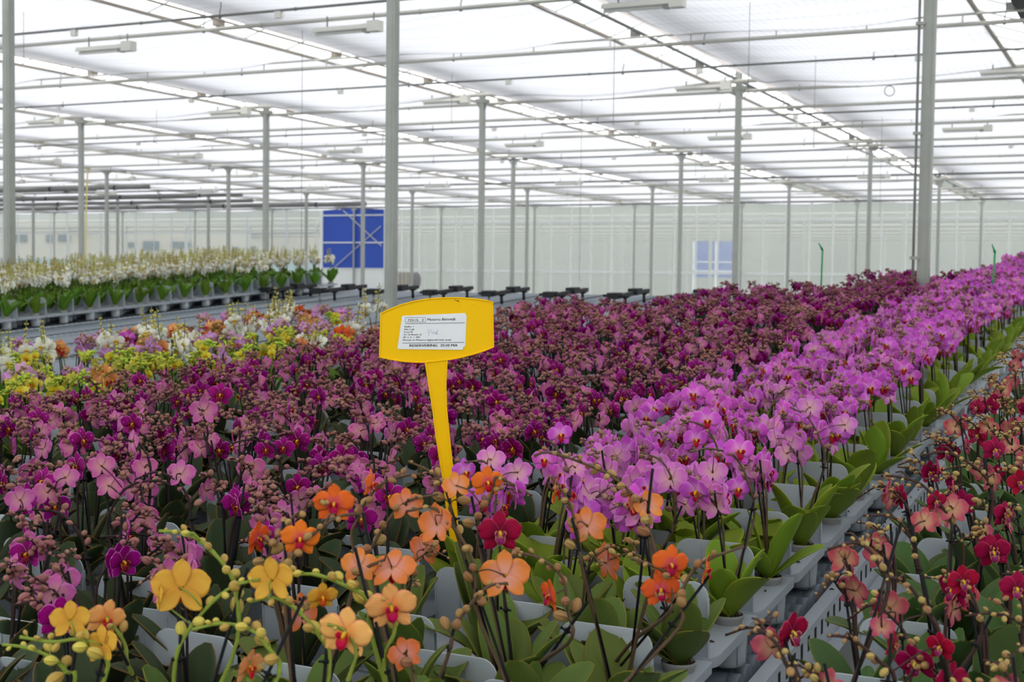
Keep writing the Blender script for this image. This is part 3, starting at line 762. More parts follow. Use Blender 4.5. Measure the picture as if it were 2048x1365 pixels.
kinds = {}
for p in sorted(plants, key=lambda a: a['d']):
    kinds.setdefault(p['key'], []).append(p)
rest = []
for key, v in kinds.items():
    for n, p in enumerate(v): p['rank'] = n
    rest += v[300:]
def aim(p, r):
    x = SPOTS[p['j']][0]; L = p['lane']
    if L['key'] == 'red': return ANG + PI + r.uniform(-1.0, 1.0)
    if x < .2: return ANG + r.uniform(-1.3, 1.3)
    if x > .38: return ANG + PI + r.uniform(-1.2, 1.2)
    return r.uniform(0, 2*PI)
cnt = dict(full=0, mid=0, far=0, stuff=0)
for idx, p in enumerate(sorted(plants, key=lambda a: a['d'])):
    key, L = p['key'], p['lane']; r = random.Random(p['i']*97 + p['j']*13 + ord(L['k']))
    if p['rank'] >= 300: cnt['stuff'] += 1; continue
    hero = bool(p['spikes'])
    nfl = 0
    if hero or p['d'] < 3.05:
        sp = list(p['spikes'])
        sparse = L['k'] == 'A' and key != 'pink'
        nsp = 2
        if sparse: nsp = max(1, len(sp))
        for j in range(max(0, nsp-len(sp))):
            az = aim(p, r)
            path = spike_random(r, key, az, r.uniform(.86, 1.04)*(.82 if sparse else 1))
            nf = {'pink': 4, 'purple': 1, 'red': 1}.get(key, 1) + (r.random() < (.6 if key == 'purple' else .3))
            if sparse: nf = int(r.random() < .35)
            if hero and key == 'purple': nf = 1
            nb = {'pink': 7, 'purple': 12, 'red': 8}.get(key, 6)
            brs = [branch_of(r, path, 12, .05)]
            bu, fl = deco(r, key, path, nb, nf, .56)
            bu += deco(r, key, brs[0], 3 if key == 'red' else 5, 0, .3)[0]
            sp.append((key, path, bu, fl, brs))
        nfl = sum(len(s[3]) for s in sp)
        o = full_orchid(NAME[key], key, p['pos'], r, sp, rooty=r.random() < .22); cnt['full'] += 1
    elif p['d'] < 5.6:
        k = r.randrange(10); o = mid_orchid(NAME[key], key, p['pos'], k, aim(p, r)); cnt['mid'] += 1
        nfl = sum(len(x[2]) for x in mid_parts(key, k)[1])
    else:
        k = r.randrange(14); o = far_orchid(NAME[key], key, p['pos'], k, aim(p, r)); cnt['far'] += 1
        o.scale = [r.uniform(.94, 1.06)]*3
    lane_w = LANEW[L['k']].replace('one of the ', '')
    bl = (f"with {NUMW[min(nfl, 12)]} blooms " if nfl > 1 else '') if p['d'] < 3.05 else ''
    lab = f"{KW[key]} orchid {bl}as {ordw(p['j']+1)} plant in {ordw(p['n'])} tray, {LANEW[L['k']]}"
    if len(lab.replace('-', '').split()) > 16: lab = f"{KW[key]} orchid, {ordw(p['j']+1)} plant in {ordw(p['n'])} tray, {LANEW[L['k']]}"
    tag(o, lab, 'orchid', f"potted {KW[key]} orchids in trays")
if rest:   # what is left of the purple rows, far down the lanes
    import numpy as np
    tot = MB(); mats = []; idx = {}
    def mi(m):
        if m.name not in idx: idx[m.name] = len(mats); mats.append(m)
        return idx[m.name]
    for p in rest:
        r = random.Random(p['i']*97 + p['j']*13 + ord(p['lane']['k'])); key = p['key']; V = VAR[key]
        st, fo, bl, po = far_mb(key, r.randrange(14))[4]
        m = Matrix.Translation(p['pos']) @ Matrix.Rotation(r.uniform(0, 2*PI), 4, 'Z')
        tot.add(st, m, {0: mi(V['stem']), 1: mi(V['bud']), 2: mi(M['stick'])}); tot.add(fo, m, {0: mi(V['leaf'])})
        tot.add(bl, m, {0: mi(V['front']), 1: mi(V['back']), 2: mi(V['lip'])}); tot.add(po, m, {0: mi(M['pot'])})
    o = link('purple_orchid_bed', tot.mesh('purple_orchid_bed', mats))
    tag(o, 'remaining deep purple orchids standing farthest down the purple rows', 'orchids', kind='stuff')
print('PLANTS', len(plants), cnt, {k: len(v) for k, v in kinds.items()}, 'objects', len(bpy.data.objects))

# ------------------------------------------------------------------ roller conveyors under the trays
RP = .06; RZ = -.118; RR = .026
def rail_mesh(length, side):
    """folded rail: flat top, web with upright slots, foot flange. x to the outside"""
    m = MB(); sg = side
    def bx(x0, x1, y0, y1, z0, z1, mi=0): m.box((min(x0*sg, x1*sg), y0, z0), (max(x0*sg, x1*sg), y1, z1), mi)
    bx(0, .030, 0, length, -.003, 0)
    bx(.0275, .030, 0, length, -.085, -.003)
    bx(.0275, .062, 0, length, -.088, -.085)
    k = 0
    while k*RP + .05 < length:
        y = .03 + k*RP; bx(.0301, .0308, y, y+.016, -.046, -.014, 1); k += 1
    return m.mesh('side_rail', [M['rail'], M['dark']], False)
def edge_mesh(length):
    m = MB(); m.box((0, 0, -.05), (.009, length, .002), 0)
    k = 0
    while k*RP + .05 < length:
        y = .03 + k*RP; m.box((-.002, y, .0022), (.010, y+.03, .0065), 1); k += 1
    return m.mesh('side_rail', [M['rail'], M['dark']], False)
def roller_mesh():
    m = MB(); l = W-.045
    m.lathe([(.004, -.004), (.010, -.003), (RR*.9, 0), (RR, .002), (RR, .022), (RR*.93, .024), (RR, .026), (RR, l-.026), (RR*.93, l-.024), (RR, l-.022), (RR, l-.002), (RR*.9, l), (.010, l+.003), (.004, l+.004)], 14, 0, (0, 0, 0), Vector((1, 0, 0)))
    return m
roll_me = roller_mesh().mesh('roller', [M['roller']])
roll_lo = MB(); roll_lo.lathe([(RR, 0), (RR, W-.045)], 8, 0, (0, 0, 0), Vector((1, 0, 0)))
LEN = 11.8
vis = {0: 1.1, 1: 8.6, 2: 7.4, 3: 5.8, 4: 4.2, 5: 4.6}
e100 = edge_mesh(LEN)
for k in range(-1, 16):
    t0 = -.677 - W*(k+1) if k >= 0 else -.45
    root = link('roller_conveyor', None, mw=Matrix.Translation(B_(.4, t0 if k >= 0 else -.45)) @ R4)
    where = {0: 'under the pink and orange orchids', -1: 'under the dark red orchids', 1: 'first counted from the pink orchids, mostly under purple orchids', 2: 'second counted from the pink row, under the middle purple row',
             3: 'under the purple row beside the mixed colours', 4: 'under the mixed row touching the purple rows', 5: 'under the outer mixed row', 12: 'under the front row of the white bed', 13: 'under the middle row of the white bed', 14: 'under the rear row of the white bed', 15: 'behind the white bed'}.get(k, f'{ordw(max(1, k-5))} empty lane beyond the mixed colours')
    tag(root, f"grey roller conveyor lane, {where}", 'conveyor', 'parallel roller conveyor lanes')
    if k == 0:
        link('side_rail', rail_mesh(LEN, 1), root, local=Matrix.Translation((W+.004, 0, -.088)))
        link('side_rail', e100, root, local=Matrix.Translation((.004, 0, -.088)))
    elif k == -1:
        link('side_rail', rail_mesh(LEN, -1), root, local=Matrix.Translation((.0, 0, -.088)))
        link('side_rail', e100, root, local=Matrix.Translation((W-.014, 0, -.088)))
    else:
        link('side_rail', e100, root, local=Matrix.Translation((.004, 0, -.088)))
        link('side_rail', e100, root, local=Matrix.Translation((W-.014, 0, -.088)))
    v0 = vis.get(k, 4.6 + .42*(k-6) if k >= 6 else 1.1); i0 = int((v0-.4)/RP); n = int(LEN/RP)
    rem = MB()
    for i in range(n):
        y = .03 + i*RP; loc = Matrix.Translation((.022, y, RZ))
        if i0 <= i < i0+100: link('roller', roll_me, root, local=loc)
        else: rem.add(roll_lo, loc)
    o = link('roller', rem.mesh('roller', [M['roller']]), root); o['kind'] = 'stuff'
# legs and cross beams that carry the lanes
for j, s in enumerate((1.2, 4.2, 7.2, 10.2, 12.0)):
    m = MB(); m.box((-9.6, -.03, -.20), (.16, .03, -.148)); root = link('bench_frame', m.mesh('bench_frame', [M['steel']], False), mw=Matrix.Translation(B_(s, 0)) @ R4)
    tag(root, f"grey steel cross beam on legs carrying the roller lanes, {ordw(j+1)} from the front", 'frame', 'cross beams under the roller lanes')
    for t in (-9.4, -7.1, -4.8, -2.5, .05):
        zt = TRAYZ(s)-.2; l = MB(); l.box((-.025, -.025, -zt), (.025, .025, 0)); link('leg', l.mesh('leg', [M['steel']], False), root, mw=None, local=(Matrix.Translation(B_(s, 0)) @ R4).inverted() @ Matrix.Translation(G(s, t, zt)) @ RG.to_4x4())
# black stops at the far end of the lanes
for k in range(1, 13):
    t = -.60 - W*k; s = 10.75 if k > 1 else 11.0
    root = link('lane_stop', None, mw=Matrix.Translation(B_(s, t, -.088)) @ R4)
    tag(root, f"black stop bar at the far end of the lanes, {ordw(k)} from the pink side", 'stop bar', 'black stop bars at the lane ends')
    m = MB(); m.box((-.05, -.30, .085), (.05, -.20, .135)); m.tube([(-.10, -.25, .11), (.10, -.25, .11)], .012, 6); link('stop_block', m.mesh('stop_block', [M['black']], False), root)
    m = MB(); m.tube([(0, -.25, 0), (0, -.25, .09)], .010, 6); link('post', m.mesh('post', [M['steel']]), root)
    m = MB(); m.box((-.022, -.12, .085), (.022, .55, .118)); m.box((-.045, .18, .085), (.045, .30, .14)); link('bar', m.mesh('bar', [M['black']], False), root)
    for y in (.0, .46):
        m = MB(); m.tube([(0, y, 0), (0, y, .088)], .013, 6); m.lathe([(.02, .07), (.05, .088)], 8, 0, (0, y, 0)); link('post', m.mesh('post', [M['black']]), root)
# crumbs of bark on the bare rail and the tray edges
r = random.Random(9); m = MB()
for _ in range(46):
    s = r.uniform(1.4, 6); t, h = r.choice(((-.66, -.087), (-.72, .0015), (-.655, -.087))); t += r.uniform(-.012, .012); c = B_(s, t, h); a = r.uniform(0, 6.3); L_ = r.uniform(.003, .008)
    d = Vector((math.cos(a), math.sin(a), 0))*L_; m.tube([c-d, c+Vector((0, 0, .002)), c+d], [.0008, .0022, .0008], 5)
tag(link('bark_crumbs', m.mesh('bark_crumbs', [M['debris']])), 'dark crumbs of bark scattered along the bare rail and tray edge', 'debris', kind='stuff')

# ------------------------------------------------------------------ yellow sign on its stake
SY = 2.69
sgn = link('plant_sign', None, mw=Matrix.Translation(unproj(909, 1108, SY)))
tag(sgn, 'yellow plastic stake sign with a white printed label standing among the orchids', 'sign')
org = sgn.matrix_world.translation.copy()
def sp(px, py, dy=0.0): return unproj(px, py, SY) + Vector((0, dy, 0)) - org
def outline(pts, n=8): return pts
top = [(762 + (987-762)*i/14, None) for i in range(15)]
def topy(x): return 627.5 - 31.5*math.sin(PI*min(1, max(0, (x-762)/(987-762)*.66)))**.9 if x < 910 else 596.2 + (x-910)**2*.00098
P_top = [(762, 627), (780, 619), (800, 611), (822, 604.5), (845, 600), (870, 597.2), (895, 596), (915, 596), (935, 597), (955, 599), (972, 601.5), (985, 604)]
P_bot = [(987, 695), (970, 701.5), (950, 708), (925, 714.5), (900, 719.5), (875, 722.5), (850, 725), (830, 725), (805, 723), (780, 719), (759.5, 715)]
pl = P_top + P_bot; m = MB()
for dy in (0, .004): m.v += [sp(x, y, dy) for x, y in pl]
n = len(pl); m.face(list(reversed(range(n))), 0); m.face([n+i for i in range(n)], 0)
for i in range(n): j = (i+1) % n; m.face((i, j, n+j, n+i), 0)
# raised rim
ring = [sp(x, y, -.0008) for x, y in pl]; m.tube(ring + [ring[0]], .0016, 6, 0, False)
board = link('board', m.mesh('board', [M['yellow']], False), sgn)
st = [(851, 725, 894, 722), (858, 770, 891.5, 768), (866, 820, 893, 820), (872, 870, 898, 870), (880, 920, 903, 918), (886, 957, 908, 955), (895, 1030, 914, 1030), (903, 1090, 917, 1090), (910, 1115, 912, 1115)]
m = MB()
for dy in (.0, .006):
    for a, b, c, d in st: m.v += [sp(a, b, dy), sp(c, d, dy)]
k = len(st)
for i in range(k-1):
    q = 2*i; m.face((q, q+2, q+3, q+1), 0); q += 2*k; m.face((q, q+1, q+3, q+2), 0)
    m.face((2*i, 2*k+2*i, 2*k+2*i+2, 2*i+2), 0); m.face((2*i+1, 2*i+3, 2*k+2*i+3, 2*k+2*i+1), 0)
m.face((0, 1, 2*k+1, 2*k), 0)
for e in (0, 2): m.tube([sp(a[e], a[e+1], -.001) for a in st], [.0017]*(k-1)+[.0008], 6)
link('stake', m.mesh('stake', [M['yellow']], False), sgn)
m = MB(); r = random.Random(2)
for (x, y, w) in ((915, 602, 2.6), (918, 603.5, 1.6), (911, 601, 1.4), (918, 611, .7), (946.5, 609.5, .8)):
    c = sp(x, y, -.0006); q = [c + Vector((math.cos(a)*w*.001*r.uniform(.6, 1.2), 0, math.sin(a)*w*.0006*r.uniform(.6, 1.2))) for a in [i*PI/4 for i in range(8)]]
    b = len(m.v); m.v += q + [v + Vector((0, .0006, 0)) for v in q]; m.face([b+i for i in range(8)], 0)
    for i in range(8): m.face((b+i, b+8+i, b+8+(i+1) % 8, b+(i+1) % 8), 0)
o = link('smudge', m.mesh('smudge', [M['smudge']], False), board)
def card(pts, dy, th=.0004):
    m = MB(); n = len(pts); m.v += [sp(x, y, dy) for x, y in pts] + [sp(x, y, dy+th) for x, y in pts]
    m.face(list(reversed(range(n))), 0); m.face([n+i for i in range(n)], 0)
    for i in range(n): j = (i+1) % n; m.face((i, j, n+j, n+i), 0)
    return m
def rnd(q, r=3.2, n=5):
    out = []
    for i in range(4):
        p0, p1, p2 = Vector(q[i-1]), Vector(q[i]), Vector(q[(i+1) % 4]); a = p1 + (p0-p1).normalized()*r; b = p1 + (p2-p1).normalized()*r
        for k in range(n): t = k/(n-1); out.append(tuple(a*(1-t)**2 + p1*2*t*(1-t) + b*t*t))
    return out
under = card(rnd([(806, 633), (933.5, 630), (930.5, 694), (797, 698)]), -.0009); link('label', under.mesh('label', [M['paper']], False), sgn)
u2 = card(rnd([(804, 632), (932, 626.5), (926, 700), (794.8, 698.6)]), -.0016); lab = link('label', u2.mesh('label', [M['paper']], False), sgn); lab['label'] = 'white printed label'
def text_mb(txt, x0, x1, yb, cap, x_is=None, rot=-1.0, bold=0):
    cu = bpy.data.curves.new('t', 'FONT'); cu.body = txt; cu.size = 1.0; cu.resolution_u = 3; cu.shear = .08
    o = bpy.data.objects.new('t', cu); COL.objects.link(o)
    dg = bpy.context.evaluated_depsgraph_get(); me = bpy.data.meshes.new_from_object(o.evaluated_get(dg))
    vs = [v.co.copy() for v in me.vertices]; fs = [tuple(p.vertices) for p in me.polygons]
    bpy.data.objects.remove(o); bpy.data.curves.remove(cu); bpy.data.meshes.remove(me)
    a, b = min(v.x for v in vs), max(v.x for v in vs); m = MB(); sx = (x1-x0)/(b-a); sy = cap/.71
    for v in vs:
        X = x0 + (v.x-a)*sx; Yp = yb - v.y*sy + (X-x0)*math.tan(math.radians(rot)); m.v.append(sp(X, Yp, -.00185))
    for f in fs: m.face(f, 0)
    return m
ink = MB()
for (tx, x0, x1, yb, cap, rot, bo) in (
 ('72515:  2', 815.4, 847.4, 643.3, 4.9, -.6, .002), ('Moterra Bleiswijk', 854.7, 911.8, 642.0, 5.0, -1.2, .002),
 ('Buffer 1', 809.1, 827.5, 655.2, 3.1, -.4, .004), ('Mix 2 tak', 808.6, 829, 660.6, 3.1, -.4, .004), ('9 cm 35', 808.1, 825.7, 665.9, 3.1, -.4, .004),
 ('A1 16 flower s2', 807.1, 843.3, 671.1, 3.1, -.4, .004), ('84  x  6  =  504', 806.7, 840, 676.4, 3.1, -.4, .004),
 ('Floreac en Moterra daghandel hele week', 805.9, 902.6, 681.9, 3.1, -.3, .004), ('RESERVERING  2510 MA', 818.8, 915, 693.9, 5.0, -.3, .008)):
    for dx in ((0, .3, .55) if bo > .005 else (0, .28)): ink.add(text_mb(tx, x0+dx, x1+dx-.3, yb, cap, rot=rot), Matrix.Identity(4))
def rule(m, x0, y0, x1, y1, w=.5, dy=-.00185):
    b = len(m.v); m.v += [sp(x0, y0-w, dy), sp(x1, y1-w, dy), sp(x1, y1+w, dy), sp(x0, y0+w, dy)]; m.face((b, b+3, b+2, b+1), 0)
rule(ink, 810.3, 648, 929.5, 646, .45); rule(ink, 804.9, 686.7, 928, 685.3, .45)
for a in ((810.5, 635.6, 851.5, 635.2), (810.3, 644.9, 851.3, 644.5)): rule(ink, *a, .28)
for x in (810.6, 851.3): rule(ink, x-.28, 640.2, x+.28, 640.2, 4.8)
t_ = link('printed_text', ink.mesh('printed_text', [M['ink']], False), lab); t_['label'] = 'black printed lettering'
hw = MB()
for stroke in ([(858, 672), (857, 666), (856, 660), (859, 659), (862, 661), (862, 664), (857.5, 666)], [(864.5, 663.5), (864.5, 669)], [(863.5, 659.5), (864.3, 660.3)],
               [(867.5, 664), (867.8, 669), (869, 665), (871, 664), (871.5, 669)], [(877, 659.5), (872, 668)], [(873, 662.5), (873.5, 669.5)], [(873, 666), (877, 669)]):
    hw.tube([sp(x, y, -.0018) for x, y in stroke], .00022, 4)
t_ = link('handwriting', hw.mesh('handwriting', [M['blueink']]), lab); t_['label'] = 'pale blue handwritten word'

# green hooked sticks in the far beds
for (x0, y0, x1, y1, x2, y2, Y, w) in ((1642, 575, 1645, 500, 1637, 486, 8.6, 'purple'), (1986, 560, 1990, 505, 1984, 489, 8.2, 'pink')):
    a, b, c = unproj(x0, y0, Y), unproj(x1, y1, Y), unproj(x2, y2, Y); low = Vector((a.x, a.y, a.z-.22)); m = MB()
    root = link('support_hook', None, mw=Matrix.Translation(low)); tag(root, f'thin green plastic stick with a bent tip rising from the far {w} orchids', 'stick', 'green sticks in the beds')
    m.tube([low-low, a-low, b-low], .006, 6); link('rod', m.mesh('rod', [M['green']]), root)
    m = MB(); m.tube([b-low, (b.lerp(c, .4))-low, c-low], [.009, .006, .003], 6); link('tip', m.mesh('tip', [M['green']]), root)

# ------------------------------------------------------------------ the glasshouse
ZS = CAMZ + 2.75
TL = [-1.4 + 4*j for j in range(2, -15, -1)]
SB, SE = -5.0, 46.5
def gb(m, s0, s1, t0, t1, z0, z1, mi=0):        # box in building axes (object is turned by RG)
    m.box((t0, s0, z0), (t1, s1, z1), mi)
RG4 = RG.to_4x4()
m = MB(); gb(m, SB-1, 95, -75, 12, -.12, 0); struct('floor', m, [M['floor']], 'grey concrete floor', mw=RG4)
m = MB(); gb(m, SB-.2, SB, -58, 8, 0, ZS+1.6); struct('wall_back', m, [M['haze_glass']], 'unseen glass wall added behind the camera to let in daylight', mw=RG4)  # unseen end wall, added for the light from behind
m = MB(); gb(m, SB, SE, 8, 8.2, 0, ZS+1.6); struct('wall_right', m, [M['haze_glass']], mw=RG4)  # unseen side wall, added to let daylight in sideways
m = MB(); gb(m, SB, SE, -60, -59.8, 0, ZS+.1); struct('wall_left', m, [M['haze_glass']], mw=RG4)  # unseen wall, added to govern the low light from the left
# screens: each bay its own cloth, slightly sagging, its edge gathered into folds
for j, tl in enumerate(TL[:-1]):
    a, b = TL[j+1] + .42, tl - .36; m = MB(); ns, nt_ = 66, 10; rr = random.Random(j)
    ph = rr.uniform(0, 6)
    for i in range(ns+1):
        s = -.8 + (SE+.8)*i/ns  # cloth left off behind the camera to let more daylight in
        for k in range(nt_+1):
            f = k/nt_; e = .05*math.sin(i*1.9+ph)*math.exp(-f*9) + .035*math.sin(i*2.3+ph)*math.exp(-(1-f)*12)
            z = ZS - .10*math.sin(PI*f) - .05*math.exp(-f*14) + .012*math.sin(s*2.1+k)
            m.v.append(Vector((a + (b-a)*f + e, s, z)))
    for i in range(ns):
        for k in range(nt_): q = i*(nt_+1)+k; m.face((q, q+1, q+nt_+2, q+nt_+1), 0)
    struct('ceiling', m, [M['screen']], 'white woven climate screen drawn under the glass roof', True, RG4)
    # gathered folds of cloth at the bay's edge
    m = MB(); n = 130
    for i in range(n+1):
        s_ = SB + (SE-SB)*i/n; e = .5+.5*math.sin(i*2.1+ph)
        for k, (dt, dz) in enumerate(((.0, .03), (-.06, .02-.015*e), (-.13, .035), (-.18, .07+.02*e))): m.v.append(Vector((a + dt + .012*math.sin(i*1.3+k), s_, ZS + dz - .05)))
    for i in range(n):
        for k in range(3): q = i*4+k; m.face((q, q+1, q+5, q+4), 0)
    o = struct('ceiling', m, [M['screenfold'] if 'screenfold' in M else M['screen']], None, True, RG4)
for j, tl in enumerate(TL):
    m = MB(); gb(m, SB, SE, tl+.46, tl+.92, ZS+.32, ZS+.36); gb(m, SB, SE, tl+.44, tl+.46, ZS+.32, ZS+.46); gb(m, SB, SE, tl+.92, tl+.94, ZS+.32, ZS+.46)
    struct('roof_gutter', m, [M['steel']], mw=RG4)  # gutter widened and set low so its shadow greys the screen below
    m = MB(); gb(m, SB, SE, tl-.40, tl-.36, ZS-.015, ZS+.015); struct('trim_1', m, [M['brownbeam']], mw=RG4)
    m = MB(); m.tube([(tl-.02, SB, ZS+.04), (tl-.02, SE, ZS+.04)], .02 if j < 4 else .012, 8)
    s = SB+.6
    while s < SE: m.box((tl-.10, s, ZS-.02), (tl-.02, s+.12, ZS+.06)); s += 2.35
    struct('trim_2', m, [M['darkpipe'] if j in (1, 2, 0, 3) else M['brownbeam']], mw=RG4)
    if j == 2: m = MB(); gb(m, SB, SE, tl-.03, tl+.12, ZS+.02, ZS+.22); gb(m, SB, SE, tl+.12, tl+.20, ZS+.0, ZS+.04); struct('trim_6', m, [M['black']], mw=RG4)
m = MB()
for j, tl in enumerate(TL[:-1]):
    s = SB
    m.box((tl-2-.03, SB, ZS+1.48), (tl-2+.03, SE, ZS+1.54))
    while s < SE:
        for a, b in ((tl-.15, tl-2), (tl-2, tl-3.85)):
            za, zb = (ZS+.9, ZS+1.5) if a > tl-1 else (ZS+1.5, ZS+.9)
            m.tube([(a, s, za), (b, s, zb)], .018, 4, 0, False)
        s += 1.12
struct('roof_glazing_bars', m, [M['mull']], mw=RG4)
# posts
rows = (9.04, 18.4, 27.8, 37.1, 46.3)
npost = 0
for ri, s in enumerate(rows):
    for j, tl in enumerate(TL):
        if not any(in_view(G(s, tl, z), 40) for z in (1.2, 2.5, 3.4, 4.2)): continue
        x, y, d = proj(G(s, tl, 3)); hw_ = .037 if ri < 4 else .03
        root = link('steel_post', None, mw=Matrix.Translation(G(s, tl, 0)) @ RG4)
        rw = ('nearest row of posts', 'second row of posts', 'third row of posts', 'fourth row of posts', 'row along the far glass wall')[ri]
        jj = sum(1 for q in TL[:j] if any(in_view(G(s, q, z), 40) for z in (1.2, 2.5, 3.4, 4.2))) + 1
        tag(root, f'square galvanised steel post, {ordw(jj)} from the right in the {rw}', 'post', 'steel posts of the glasshouse')
        m = MB(); m.box((-hw_, -hw_, 0), (hw_, hw_, ZS+.6)); 
        m.box((-hw_*.5, -hw_-.002, 0), (hw_*.5, -hw_, ZS+.6))
        link('shaft', m.mesh('shaft', [M['steel']], False), root)
        m = MB(); m.box((-.11, -.11, 0), (.11, .11, .012)); link('base_plate', m.mesh('base_plate', [M['steel']], False), root)
        m = MB(); m.box((-.10, -.045, ZS-.10), (.10, .045, ZS-.05)); m.tube([(-.10, 0, ZS-.08), (-.035, 0, ZS-.2)], .009, 4); m.tube([(.10, 0, ZS-.08), (.035, 0, ZS-.2)], .009, 4); link('bracket', m.mesh('bracket', [M['steel']], False), root)
# conduit beside the post near the right side, and one at far left cables
def run(name, pts, r, mat, label, cat, group=None, n=8):
    o0 = Vector(pts[0]); m = MB(); m.tube([Vector(p)-o0 for p in pts], r, n)
    return tag(link(name, m.mesh(name, [mat]), mw=Matrix.Translation(o0)), label, cat, group)
q = G(9.04, -1.4, 0) + Vector((-.075, -.02, 0)); rt = link('conduit', None, mw=Matrix.Translation(q)); tag(rt, 'thin dark conduit pipe running up beside the nearest post on the right', 'pipe')
m = MB(); m.tube([(0, 0, 0), (0, 0, ZS+.4)], .009, 8); link('pipe', m.mesh('pipe', [M['darkpipe']]), rt)
for z in (1.7, 2.5, 3.2, 3.9):
    m = MB(); m.box((-.02, -.012, z), (.035, .012, z+.02)); link('clamp', m.mesh('clamp', [M['steel']], False), rt)
run('hose', [unproj(176, 325, 34), unproj(173, 400, 34), unproj(171, 520, 34), unproj(171, 678, 34)], .02, M['cableyel'], 'thin pale yellow hose hanging beyond the white orchid bed', 'hose')
# pipes and lattice across the bays
PIPES = [ # s, height over the camera, radius, upper mate gap, material, hangers
 (11.65, 2.60, .022, 0, 'pipe'), (10.9, 2.56, .014, 0, 'darkpipe'), (14.3, 2.60, .022, .10, 'pipe'), (16.0, 2.60, .013, 0, 'darkpipe'), (18.2, 2.74, .030, 0, 'pipe'), (18.6, 2.66, .024, 0, 'pipe'),
 (20.1, 2.60, .024, 0, 'pipe'), (20.8, 2.58, .014, 0, 'darkpipe'), (22.9, 2.60, .026, .09, 'pipe'), (25.5, 2.60, .024, 0, 'pipe'), (26.4, 2.56, .015, 0, 'darkpipe'), (27.6, 2.74, .034, .12, 'pipe'), (29.4, 2.62, .026, 0, 'pipe'),
 (31.2, 2.62, .024, .10, 'pipe'), (33.6, 2.60, .026, 0, 'darkpipe'), (35.4, 2.60, .03, 0, 'pipe'), (37.0, 2.74, .036, .12, 'pipe'), (39.2, 2.62, .03, 0, 'pipe'), (41.6, 2.6, .03, .1, 'pipe'), (44.0, 2.6, .03, 0, 'darkpipe'), (6.2, 2.6, .022, 0, 'pipe'), (1.5, 2.6, .022, .1, 'pipe')]
for pi_, (s, h, rad, gap, mt) in enumerate(PIPES):
    z = CAMZ + h; o0 = G(s, 0, z); root = link('lattice_girder' if gap else 'overhead_pipe', None, mw=Matrix.Translation(o0) @ RG4)
    order = sorted(p[0] for p in PIPES).index(s) + 1
    lab_ = (f'pair of grey tubes joined by short links crossing overhead, {ordw(order)} from the front' if gap else f"{'thin dark' if mt == 'darkpipe' else 'pale grey'} pipe crossing overhead below the screens, {ordw(order)} from the front")
    tag(root, lab_, 'girder' if gap else 'pipe', 'girders across the bays' if gap else 'pipes across the bays')
    vt = [t for t in [-56 + .5*i for i in range(128)] if in_view(G(s, t, z), 200)] or [-6, 4]
    t0, t1 = min(vt)-1.5, max(vt)+1.5
    m = MB(); m.tube([(t0, 0, 0), (t1, 0, 0)], rad, 8); link('lower_tube' if gap else 'pipe', m.mesh('pipe', [M[mt]]), root)
    if gap: m = MB(); m.tube([(t0, 0, gap), (t1, 0, gap)], rad*.55, 8); link('upper_tube', m.mesh('pipe', [M[mt]]), root)
    t = math.ceil(t0/.95)*.95; hl = shared(('lk', gap, rad), lambda: (lambda mm: (mm.tube([(0, 0, -rad*.4), (0, 0, (gap or -.0)+ .0)], .008, 5) if gap else mm.lathe([(rad+.004, -.012), (rad+.004, .012)], 8, 0, (0, 0, 0), Vector((1, 0, 0))), mm)[1])(MB()).mesh('link', [M[mt]]))
    cnt_ = 0
    while t < t1 and cnt_ < 70: link('link' if gap else 'coupling', hl, root, local=Matrix.Translation((t, 0, 0))); t += .95 if gap else 1.9; cnt_ += 1
    # bent rods that hang the pipe from above
    t = math.ceil(t0/3.1)*3.1 + (pi_ % 3)*.8; cnt_ = 0
    while t < t1 and cnt_ < 24:
        x, y, d = proj(G(s, t, z))
        zt = ZS - z - .02
        hg = shared(('hang', round(zt, 2)), lambda: (lambda mm: (mm.tube([(0, 0, 0), (0, 0, .05), (.012, 0, .08), (.012, 0, zt+.3)], .0055, 5), mm.lathe([(.012, -.03), (.018, -.022), (.012, -.01)], 8, 0), mm)[2])(MB()).mesh('hanger', [M['darkpipe']]))
        link('hanger', hg, root, local=Matrix.Translation((t, 0, 0))); t += 3.1; cnt_ += 1
    if mt == 'darkpipe' and s > 8:
        t = math.ceil(t0/2.6)*2.6
        while t < t1:
            m = shared('junction', lambda: (lambda mm: (mm.box((-.035, -.02, -.075), (.035, .02, -.01)), mm.tube([(.05+.022*math.cos(a), 0, -.045+.022*math.sin(a)) for a in [i*PI/5 for i in range(11)]], .003, 4), mm)[2])(MB()).mesh('junction_box', [M['lampw']], False))
            link('junction_box', m, root, local=Matrix.Translation((t, 0, 0))); t += 2.6
for i, (px, py0, py1, Y) in enumerate(((605, 10, 560, 15), (1164, 190, 560, 20), (1764, 250, 430, 22), (1633, 40, 290, 16), (1230, 20, 245, 14), (313, 130, 285, 22), (47, 30, 110, 14), (1500, 0, 180, 13), (905, 40, 240, 18), (540, 170, 330, 24), (1392, 300, 350, 27), (1325, 10, 130, 15))):
    a, b = unproj(px, py0, Y), unproj(px, py1, Y); a.z = ZS - .05; b = Vector((a.x, a.y, b.z))
    root = link('hanging_wire', None, mw=Matrix.Translation(a)); tag(root, f'thin grey wire hanging from the roof, {ordw(i+1)} of those listed from the post with the sign', 'wire', 'wires hanging from the roof')
    root['label'] = 'thin grey wire hanging straight down from the roof'
    m = MB(); m.tube([Vector((0, 0, 0)), b-a], .0028, 4); link('wire', m.mesh('wire', [M['darkpipe']]), root)
    m = MB(); m.tube([b-a, b-a+Vector((.0, 0, -.02)), b-a+Vector((.012, 0, -.032))], .004, 4); link('hook', m.mesh('hook', [M['darkpipe']]), root)
